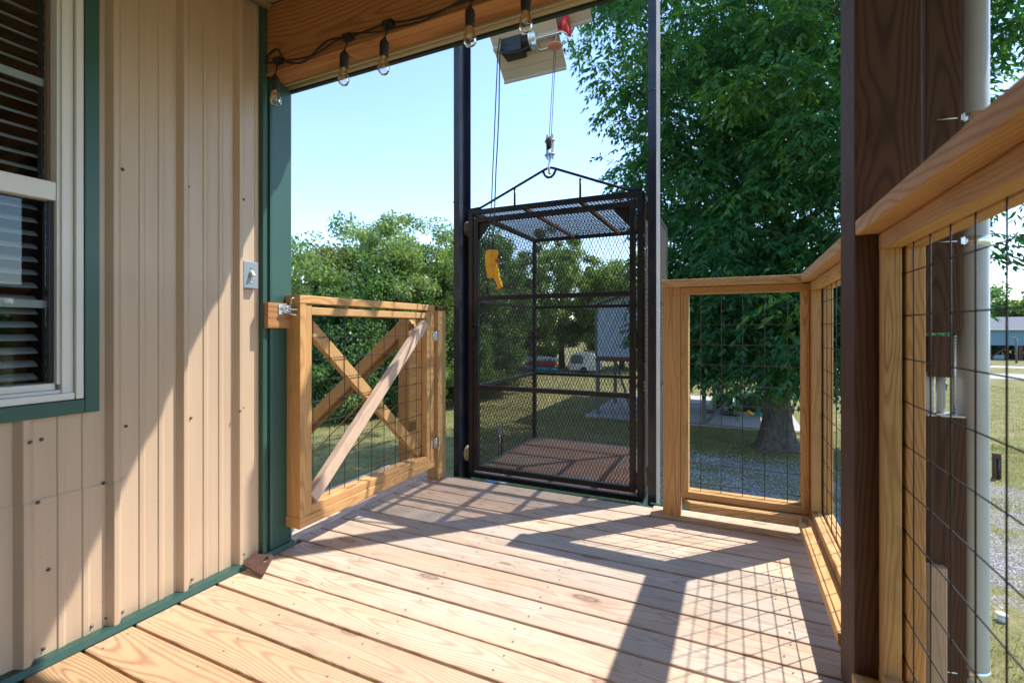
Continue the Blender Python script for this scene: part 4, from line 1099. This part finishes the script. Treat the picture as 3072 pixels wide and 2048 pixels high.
m = MB(); pr_ = [(-1.0, .25), (.95, .25), (1.05, .7), (1.0, 1.2), (.75, 1.45), (.4, 1.53), (-.4, 1.53), (-.75, 1.45), (-1.0, 1.2), (-1.05, .7)]
m.prism([(x - 9.9, GZ + z) for x, z in pr_], 33.6, 35.4); m.build('body', M['vinyl'], cp)
m = MB(); m.prism([(x - 9.9, GZ + z) for x, z in [(-.90, .72), (.05, .72), (.05, 1.28), (-.1, 1.36), (-.65, 1.36), (-.84, 1.2)]], 33.58, 33.598); m.build('window', M['greengray'], cp)
for x in (.1,):
    m = MB(); lathe_between(m, (-9.9 + x, 33.55, GZ + .25), (-9.9 + x, 33.75, GZ + .25), [(.05, 0), (.22, 0), (.26, .2), (.26, .8), (.05, 1)], 18); m.build('wheel', M['tyre'], cp)
# yard hydrant, tub under the cage, stake, pipe cap, bin
yh_ = empty('yard_hydrant', (-5.35, 10.83, GZ), 'yard hydrant with metal spout tied to a wooden stake in the lawn', 'hydrant')
m = MB(); m.tube([(-5.33, 10.80, GZ), (-5.33, 10.80, GZ + .80)], .02, 10); m.box((-5.37, 10.76, GZ + .62), (-5.25, 10.84, GZ + .72)); m.tube([(-5.27, 10.8, GZ + .70), (-5.20, 10.8, GZ + .68), (-5.18, 10.8, GZ + .60)], .028, 10); m.build('standpipe', M['galv'], yh_)
m = MB(); m.tube([(-5.46, 10.8, GZ + .90), (-5.33, 10.8, GZ + .86), (-5.24, 10.8, GZ + .90)], .015, 8); m.tube([(-5.33, 10.8, GZ + .78), (-5.33, 10.8, GZ + .87)], .012, 8); m.build('lever', M['galv'], yh_)
tbox('stake', (-5.40, 10.83, GZ), (-5.30, 10.92, GZ + .66), M['redbrown'], yh_)
tb = empty('plastic_tub', (-4.55, 8.95, GZ), 'blue plastic tub with a yellow edge on the lawn under the cage', 'tub')
m = MB(); m.prism([(-4.70, GZ + .0), (-4.43, GZ + .0), (-4.42, GZ + .33), (-4.72, GZ + .33)], 8.85, 9.2); m.build('body', M['blue_plastic'], tb)
m = MB(); m.box((-4.418, 8.84, GZ), (-4.390, 9.2, GZ + .34)); m.build('edge_strip', M['yellow'], tb)
m = MB(); m.box((-4.388, 8.86, GZ), (-4.365, 9.2, GZ + .33)); m.build('end_panel', M['vinyl'], tb)
stk = empty('marker_stake', (5.3, 13.93, GZ), 'short brown timber stake with a dark conduit in the lawn by the gravel', 'stake')
tbox('board', (5.20, 13.90, GZ), (5.33, 13.98, GZ + .56), M['oldpost'], stk, tone=.9, wea=.8)
m = MB(); m.tube([(5.285, 13.89, GZ), (5.27, 13.885, GZ + .45)], .022, 8); m.build('conduit', M['navy'], stk)
m = MB(); m.tube([(2.76, 7.20, GZ - .02), (2.76, 7.20, GZ + .06)], [.035, .035], 14); m.lathe([(.0, .062), (.055, .062), (.055, .085), (.03, .09), (0, .08)], Matrix.Translation((2.76, 7.2, GZ)), 16)
tag(m.build('pipe_cap', M['white_pvc']), 'round white plastic cleanout cap in the gravel near the railing', 'pipe cap')
gb = empty('wheelie_bin', (15.2, 40.9, GZ), 'dark green wheeled rubbish bin standing by the road', 'bin')
m = MB(); m.prism([(14.45, GZ + .05), (14.95, GZ + .05), (15.02, GZ + .95), (14.38, GZ + .95)], 40.6, 41.3); m.build('body', M['bin_green'], gb)
m = MB(); m.prism([(14.34, GZ + .96), (15.06, GZ + .96), (15.02, GZ + 1.05), (14.42, GZ + 1.03)], 40.55, 41.35); m.build('lid', M['bin_green'], gb)

# far house on the right
fh = empty('long_house', (30, 68, GZ), 'long blue house on dark stilts with a grey metal roof far off on the right', 'house')
fy = 67.5
fx0, fx1 = 17.0, 48.0
DZ = .0
zb, ztp = -.80, .82
box('wall', (fx0, fy, zb), (fx1, fy + 7, ztp), M['bluefar'], fh)
m = MB(); m.box((fx0 - .4, fy - .5, ztp), (fx1 + .4, fy - .35, ztp + .16)); m.build('fascia', M['vinyl'], fh)
m = MB(); m.add([(fx0 - .4, fy - .5, ztp + .161), (fx1 + .4, fy - .5, ztp + .161), (fx1 + .4, fy + 3.5, ztp + 1.45), (fx0 - .4, fy + 3.5, ztp + 1.45), (fx0 - .4, fy + 7.5, ztp + .161), (fx1 + .4, fy + 7.5, ztp + .161)], [(0, 1, 2, 3), (3, 2, 5, 4)]); m.build('roof', M['roofgray'], fh)
for k in range(13):
    x = fx0 + .6 + k * 2.45
    for y in (fy + .2, fy + 6.5): tbox('stilt', (x - .14, y - .14, GZ), (x + .14, y + .14, zb - .001), M['redbrown'], fh)
for k in range(5):
    x = fx0 + 2 + k * 6
    beam('brace', (x, fy + .3, GZ + .1), (x + 1.6, fy + .3, zb), .12, .16, M['redbrown'], fh)
    beam('brace', (x + 3.2, fy + .3, GZ + .1), (x + 1.9, fy + .3, zb), .12, .16, M['redbrown'], fh)
for k in range(4):
    x = fx0 + 4 + k * 7; w_ = box('window', (x, fy - .04, zb + .5), (x + 1.1, fy + .01, ztp - .25), M['vinyl'], fh); box('pane', (x + .1, fy - .06, zb + .6), (x + 1.0, fy - .041, ztp - .35), M['blackbox'], w_)
for k, (x, w_) in enumerate([(24.6, .5), (25.6, .9), (27.0, .4), (22.0, 1.0)]):
    box('stored_crate', (x, fy + 1.0, GZ), (x + w_, fy + 1.9, GZ + .35 + .12 * k), M['bluegray' if k % 2 else 'darkroom'], None, ch=.02)
    tag(bpy.data.objects[[o for o in bpy.data.objects.keys() if o.startswith('stored_crate')][-1]], ['dark crate under the long blue house', 'pale crate next to a dark one under the long house', 'dark narrow crate under the middle of the long house', 'wide pale crate nearest the left end of the long house'][k], 'crate', 'crates under the long house')
lp = empty('utility_post', (24.4, 60.9, GZ), 'thin grey post with a short arm standing in front of the long blue house', 'post')
m = MB(); m.tube([(24.4, 60.9, GZ), (24.4, 60.9, .05)], .09, 8); m.build('pole', M['greengray'], lp)
m = MB(); m.tube([(24.4, 60.9, .06), (23.9, 60.9, .12)], .07, 8); m.build('arm', M['greengray'], lp)

# ================================================================== VEGETATION
def quads(P, D, S, L, Wd, rnd, fold=.0):
    """P base (n,3), D unit direction, S unit side, L length (n), Wd half width (n) -> leaf diamonds"""
    n = len(P)
    L = np.broadcast_to(L, (n,))[:, None]; Wd = np.broadcast_to(Wd, (n,))[:, None]
    a = P; b = P + D * L * .42 + S * Wd; c = P + D * L; d = P + D * L * .42 - S * Wd
    v = np.stack([a, b, c, d], 1).reshape(-1, 3)
    return v, np.repeat(rnd, 1)
def leaf_obj(name, v, rnd, mat, parent):
    me = bpy.data.meshes.new('m')
    n = len(v); f = n // 4
    me.vertices.add(n); me.vertices.foreach_set('co', v.astype(np.float32).ravel())
    me.loops.add(n); me.loops.foreach_set('vertex_index', np.arange(n, dtype=np.int32))
    me.polygons.add(f); me.polygons.foreach_set('loop_start', np.arange(0, n, 4, dtype=np.int32))
    at = me.attributes.new('rnd', 'FLOAT', 'FACE'); at.data.foreach_set('value', rnd.astype(np.float32))
    me.update(calc_edges=True)
    return link(name, me, mat, parent)
def unit(a): return a / np.maximum(1e-9, np.linalg.norm(a, axis=1, keepdims=True))
def clumps(nc, c, rad, shell=.55, rs=(.5, 1.0), zmin=None, lump=.25, seed=0):
    g = np.random.default_rng(seed)
    d = unit(g.normal(size=(nc, 3)))
    r = (shell + (1 - shell) * g.random(nc) ** .7)
    ph = g.random(3) * 6
    bumpy = 1 + lump * (np.sin(d[:, 0] * 5 + ph[0]) * np.cos(d[:, 2] * 6 + ph[1]) + .5 * np.sin(d[:, 1] * 9 + ph[2]))
    C_ = np.array(c) + d * np.array(rad) * (r * bumpy)[:, None]
    R_ = g.uniform(rs[0], rs[1], nc)
    if zmin is not None:
        C_[:, 2] = np.maximum(C_[:, 2], zmin + R_ * .5 + g.random(nc) * .4)
    return C_, R_, g
def crown_simple(C_, R_, per, g, L=.12, Wd=.035, droop=.3):
    n = len(C_) * per
    idx = np.repeat(np.arange(len(C_)), per)
    d = unit(g.normal(size=(n, 3)))
    rr_ = g.random(n) ** .45
    P = C_[idx] + d * (R_[idx] * rr_)[:, None] * np.array([1, 1, .75])
    D = unit(d * .6 + g.normal(size=(n, 3)) * .6 + np.array([0, 0, -droop]))
    S = unit(np.cross(D, g.normal(size=(n, 3))))
    tone = np.clip(.5 + g.normal(size=len(C_))[idx] * .16 + g.normal(size=n) * .2, 0, 1)
    Ls = L * g.uniform(.7, 1.3, n)
    return quads(P, D, S, Ls, Wd * Ls / L, tone)
def crown_compound(C_, R_, per, g, nleaf=4, L=.12, Wd=.02, rach=.26):
    """hanging compound leaves: a curved stalk with paired leaflets"""
    n = len(C_) * per
    idx = np.repeat(np.arange(len(C_)), per)
    d = unit(g.normal(size=(n, 3)))
    rr_ = g.random(n) ** .4
    B = C_[idx] + d * (R_[idx] * rr_)[:, None] * np.array([1, 1, .7])
    out_ = unit(d * np.array([1, 1, .2]) + g.normal(size=(n, 3)) * .35)
    tone = np.clip(.42 + g.normal(size=len(C_))[idx] * .24 + g.normal(size=n) * .10, 0, 1)
    vs_, rn = [], []
    side = unit(np.cross(out_, np.array([0, 0, 1.0]) + g.normal(size=(n, 3)) * .1))
    for k in range(nleaf):
        t_ = (k + 1) / nleaf
        p = B + out_ * (rach * t_) + np.array([0, 0, -1]) * (rach * .55 * t_ * t_)
        for sgn in (-1, 1):
            D = unit(out_ * (.35 + .5 * t_) + side * sgn * (1.0 - .6 * t_) + np.array([0, 0, -.75]) + g.normal(size=(n, 3)) * .18)
            S = unit(np.cross(D, np.array([0, 0, 1.0]) + g.normal(size=(n, 3)) * .5))
            Ls = L * g.uniform(.75, 1.25, n)
            v, r_ = quads(p, D, S, Ls, Wd * Ls / L, np.clip(tone + g.normal(size=n) * .08, 0, 1))
            vs_.append(v); rn.append(r_)
    return np.concatenate(vs_), np.concatenate(rn)
def limb(m, a, b, r0, r1, n=6, wob=.15, g=random):
    a = Vector(a); b = Vector(b); pts = []
    for i in range(n + 1):
        t_ = i / n
        p = a.lerp(b, t_) + Vector((g.uniform(-1, 1), g.uniform(-1, 1), g.uniform(-.4, .4))) * wob * math.sin(math.pi * t_)
        pts.append(p)
    m.tube(pts, [r0 + (r1 - r0) * i / n for i in range(n + 1)], 9)
    return pts
# --- the big tree
def crown_r(z):
    return np.interp(z, [-1, 1, 3, 5, 7, 9, 10.5, 13, 15], [2.7, 3.2, 3.4, 4.2, 4.7, 5.2, 5.5, 4.6, 1.8])
TX, TY = 1.16, 14.95
bt_ = empty('pecan_tree', (TX, TY, GZ), 'large dark green tree with drooping leaves and a thick flared trunk right of the cage', 'tree')
m = MB()
segs = 22; prof = [(GZ - .1, .70, .30), (GZ + .05, .56, .22), (GZ + .3, .44, .14), (GZ + .7, .36, .08), (GZ + 1.3, .315, .05), (GZ + 2.2, .29, .04), (GZ + 3.6, .26, .03), (GZ + 5.4, .22, .03), (GZ + 7.5, .18, .02), (GZ + 11, .12, .01), (GZ + 15.5, .03, 0)]
vs_ = []
for i, (z, r, fl_) in enumerate(prof):
    cx = TX + .05 * math.sin(z * .8); cy = TY + .06 * math.cos(z * .6)
    for k in range(segs):
        a = 2 * math.pi * k / segs
        q = r + fl_ * .55 * (math.sin(a * 5 + .6) + .5 * math.sin(a * 3 + 1.2)) * .5 + .012 * math.sin(a * 11 + z * 3)
        vs_.append((cx + q * math.cos(a), cy + q * math.sin(a), z))
m.add(vs_, [(i * segs + k, i * segs + (k + 1) % segs, (i + 1) * segs + (k + 1) % segs, (i + 1) * segs + k) for i in range(len(prof) - 1) for k in range(segs)], True)
m.build('trunk', M['bark'], bt_)
rg = random.Random(3)
lm_ = MB()
ends = []
for k in range(34):
    z = GZ + 2.3 + k * .34; a = k * 2.4 + rg.uniform(-.3, .3)
    ln = crown_r(z) * rg.uniform(.6, .9); ln = max(ln, .8)
    p0 = (TX, TY, z); p1 = (TX + ln * math.cos(a), TY + ln * math.sin(a), z + rg.uniform(.2, 1.6))
    pts = limb(lm_, p0, p1, (.13 if z < 6 else .09), .02, 6, .25, rg)
    for q in pts[2:]:
        e2 = q + Vector((rg.uniform(-1, 1), rg.uniform(-1, 1), rg.uniform(-.2, .6))) * .9
        limb(lm_, q, e2, .025, .008, 3, .08, rg)
lm_.build('limbs', M['bark'], bt_)
g = np.random.default_rng(5)
allv, allr = [], []
# crown profile: radius by height; drooping skirt on the camera side
NC = 1180
zz = -.25 + 14.5 * g.random(NC) ** 1.15; aa = g.uniform(0, 2 * math.pi, NC)
ri = crown_r(zz) * (g.random(NC) ** .48) * (1 + .13 * np.sin(aa * 4 + zz * 1.3) + .10 * np.sin(aa * 9 - zz * 2.2))
ri = ri * (1 + .22 * np.clip(np.cos(aa), 0, 1) * (zz > 1.5))
C_ = np.stack([TX + ri * np.cos(aa), TY + ri * np.sin(aa), zz], 1)
# leave the space right round the lower trunk open, let only outer foliage hang low
low = (C_[:, 2] < .5) & (ri < 2.0)
C_[low, 2] += 1.4
R_ = g.uniform(.40, .78, NC)
v, r_ = crown_compound(C_, R_, 34, g, nleaf=3, L=.185, Wd=.034, rach=.27)
leaf_obj('crown', v, r_, M['leaf_big'], bt_)
# --- trees and hedge at the left / behind the cage
def tree(name, label, x, y, h, r, mat, nc, per, seed, z0=0.15, L=.13, Wd=.04, group='trees along the back of the lawn', trunk=True, cat='tree', lump=.25, shell=.5, rs=(.35, .8)):
    e = empty(name, (x, y, GZ), label, cat, group)
    zc = GZ + h * (z0 + (1 - z0) / 2); rz_ = h * (1 - z0) / 2
    C_, R_, g_ = clumps(nc, (x, y, zc), (r, r, rz_), shell, rs, GZ, lump, seed)
    v_, r__ = crown_simple(C_, R_, per, g_, L, Wd)
    leaf_obj('crown', v_, r__, M[mat], e)
    if trunk:
        m_ = MB(); rg_ = random.Random(seed)
        pts = limb(m_, (x, y, GZ - .05), (x + rg_.uniform(-.3, .3), y, GZ + h * .66), .16 * h / 6, .03, 6, .2, rg_)
        for q in pts[2:]:
            for _ in range(3):
                limb(m_, q, q + Vector((rg_.uniform(-1, 1), rg_.uniform(-1, 1), rg_.uniform(-.1, .5))) * r * .6, .05, .012, 4, .15, rg_)
        m_.build('trunk', M['bark'], e)
    return e
tree('broadleaf_tree', 'tallest light green tree behind the gate with its crown against the sky', -14.4, 16.5, 8.0, 2.6, 'leaf_light', 190, 210, 11, z0=.10)
tree('broadleaf_tree', 'light green tree at the left end of the tree line, nearest the green wall corner', -15.7, 13.7, 6.8, 2.4, 'leaf_light', 150, 210, 12, z0=.05)
tree('broadleaf_tree', 'rounded green tree left of the cage mast', -13.0, 18.3, 8.1, 2.5, 'leaf_light', 190, 200, 13, z0=.05)
tree('broadleaf_tree', 'mid green tree low behind the upper gate rail', -13.8, 14.6, 5.6, 2.2, 'leaf_mid', 150, 210, 14, z0=.02)
tree('broadleaf_tree', 'dark green tree directly behind the left half of the cage', -12.2, 22.2, 8.3, 2.8, 'leaf_mid', 230, 200, 15, z0=.05, L=.16, Wd=.05)
tree('broadleaf_tree', 'wide yellow green tree behind the right half of the cage', -12.8, 37.5, 11.2, 4.6, 'leaf_light', 260, 200, 16, z0=.03, L=.2, Wd=.06)
tree('broadleaf_tree', 'yellow green tree between the cage and the blue stilt house', -8.2, 39.0, 9.3, 4.0, 'leaf_light', 220, 180, 17, z0=.03, L=.2, Wd=.06)
tree('broadleaf_tree', 'dark tree far behind the kayaks', -17.5, 36, 9.8, 4.0, 'leaf_dark', 200, 170, 18, z0=.0, L=.2, Wd=.06)
tree('broadleaf_tree', 'small tree seen behind the stilts of the blue house', -2.2, 42, 6.5, 3.4, 'leaf_mid', 130, 160, 19, z0=.1, L=.22, Wd=.07)
tree('broadleaf_tree', 'reddish brown tree tip among the green crowns at the left', -14.9, 15.0, 6.4, .8, 'leaf_rust', 26, 170, 20, z0=.55, L=.1, Wd=.03)
for i, (x, y, h_, r_, mt, lb) in enumerate([(-13.6, 12.4, 3.2, 1.35, 'leaf_mid', 'vine covered green bush at the lawn edge behind the gate brace'), (-12.2, 14.3, 3.0, 1.25, 'leaf_mid', 'leafy green bush in the middle of the gate opening'),
        (-13.9, 13.6, 4.2, 1.7, 'leaf_dark', 'dark tall bush behind the front bushes in the gate opening'), (-11.2, 15.9, 3.4, 1.4, 'leaf_light', 'pale green bush left of the gate hinge post'), (-10.6, 18.3, 3.2, 1.5, 'leaf_mid', 'green bush seen between the hinge post and the mast'),
        (-10.7, 20.9, 3.4, 1.6, 'leaf_mid', 'green bush behind the left side of the cage'), (-13.0, 24.6, 3.4, 1.7, 'leaf_dark', 'dark bush behind the middle of the cage'), (-16.4, 28.5, 5.0, 2.4, 'leaf_dark', 'dark shaded bush left of the stacked kayaks'),
        (-12.5, 12.95, 1.5, .8, 'leaf_light', 'low pale bush at the foot of the hedge'), (-15.0, 11.4, 3.6, 1.7, 'leaf_mid', 'bush at the left end of the hedge beside the green corner')]):
    tree('bush', lb, x, y, h_, r_, mt, 60, 230, 30 + i, z0=0, L=.10, Wd=.035, group='bushes along the lawn edge', trunk=False, cat='bush', shell=.35, rs=(.25, .5), lump=.2)
tree('broadleaf_tree', 'green tree filling the gap behind the tallest tree', -16.5, 19.5, 8.2, 3.2, 'leaf_mid', 220, 200, 21, z0=.0, L=.16, Wd=.05)
# far right trees behind the long house
for i, (x, y, h_, r_) in enumerate([(24, 80, 9.4, 4.2), (29.5, 82, 7.6, 4.0), (35.5, 80, 8.0, 4.5), (19, 80, 8.6, 4.4), (42, 82, 8.5, 5)]):
    tree('distant_tree', ['round green tree standing highest behind the long house roof', 'lower green tree behind the long house', 'green tree at the right frame edge behind the long house', 'green tree hidden mostly by the conduit mast', 'green tree beyond the right end of the long house'][i], x, y, h_, r_, 'leaf_mid' if i % 2 else 'leaf_light', 110, 130, 50 + i, z0=.0, L=.42, Wd=.15, group='trees behind the long house', trunk=False, rs=(.8, 1.5))
# distant wood all round the horizon
g = np.random.default_rng(9)
N_ = 60000
aa = g.uniform(0, 2 * math.pi, N_); rad_ = g.uniform(115, 150, N_)
hh_ = (5.2 + 1.3 * np.sin(aa * 23) + 1.0 * np.sin(aa * 61 + 1) + .8 * np.sin(aa * 140))
hh_ = hh_ * g.random(N_) ** .6
P = np.stack([rad_ * np.cos(aa), rad_ * np.sin(aa), GZ + hh_], 1)
D = unit(g.normal(size=(N_, 3))); S = unit(np.cross(D, g.normal(size=(N_, 3))))
v, r_ = quads(P, D, S, 1.7, .7, g.random(N_))
tag(leaf_obj('distant_wood', v, r_, M['leaf_mid'], None), 'low distant wood along the horizon', 'wood', kind='stuff')

# ================================================================== GRASS AND GRAVEL
def grass(n, xr, yr, seed, L=(.05, .13), label='short dry grass of the lawn', keep=None):
    L = (L[0] * .6, L[1] * .55)
    g_ = np.random.default_rng(seed)
    P = np.stack([g_.uniform(*xr, n), g_.uniform(*yr, n), np.full(n, GZ)], 1)
    if keep is not None: P = P[keep(P, g_)]
    n = len(P)
    D = unit(np.stack([g_.normal(size=n) * .5, g_.normal(size=n) * .5, np.ones(n)], 1))
    S = unit(np.cross(D, g_.normal(size=(n, 3))))
    Ls = g_.uniform(L[0], L[1], n)
    pat = .5 + .3 * np.sin(P[:, 0] * 1.3) * np.sin(P[:, 1] * .9 + 1) + g_.normal(size=n) * .22
    v_, r__ = quads(P, D, S, Ls, Ls * .085, np.clip(pat, 0, 1))
    return v_, r__
def sparse(P, g_):
    x, y = P[:, 0], P[:, 1]
    lane_ = (y > 6.9) & (y < 13.4) & (x > -1.6)
    t_ = np.sin(x * 1.7 + 1.2 * np.sin(y * 1.1)) * np.sin(y * 2.3 + np.sin(x * .9))
    return (~lane_) | ((t_ > .35) & (g_.random(len(x)) < .8)) | (g_.random(len(x)) < .06)
v1, r1 = grass(170000, (-13, 8), (4.5, 18), 1, keep=sparse)
v2, r2 = grass(80000, (-16, 16), (17, 36), 2, L=(.07, .16))
tag(leaf_obj('lawn_grass', np.concatenate([v1, v2]), np.concatenate([r1, r2]), M['grass'], None), 'short dry green and yellow grass of the lawn', 'grass', kind='stuff')
# gravel stones
g = np.random.default_rng(4)
n = 16000
x = g.uniform(-2.2, 6.5, n); y = g.uniform(7.5, 13.8, n)
base = np.array([(1, 0, 0), (0, 1, 0), (-1, 0, 0), (0, -1, 0), (0, 0, .7)], float)
fcs = np.array([(0, 1, 4), (1, 2, 4), (2, 3, 4), (3, 0, 4)])
sc = g.uniform(.008, .021, (n, 1, 1)) * g.uniform(.7, 1.3, (n, 5, 1))
an = g.uniform(0, 6.28, n); ca, sa = np.cos(an)[:, None], np.sin(an)[:, None]
bxy = base[None] * sc
vx = bxy[:, :, 0] * ca - bxy[:, :, 1] * sa + x[:, None]; vy = bxy[:, :, 0] * sa + bxy[:, :, 1] * ca + y[:, None]; vz = bxy[:, :, 2] + GZ + .001
V = np.stack([vx, vy, vz], 2).reshape(-1, 3)
F = (fcs[None] + (np.arange(n) * 5)[:, None, None]).reshape(-1, 3)
me = bpy.data.meshes.new('m'); me.from_pydata(V.tolist(), [], F.tolist())
at = me.attributes.new('rnd', 'FLOAT', 'FACE'); at.data.foreach_set('value', np.repeat(g.random(n), 4).astype(np.float32))
t = NT('gravel stone'); a_ = t.n('Attribute', attribute_name='rnd')
M['stone'] = t.end(t.bsdf(t.ramp(a_.outputs['Fac'], [(0, (.22, .20, .19)), (.6, (.45, .43, .41)), (1, (.62, .60, .58))]), .9, spec=.2))
tag(link('gravel', me, M['stone']), 'loose grey gravel on the ground below the railing', 'gravel', kind='stuff')
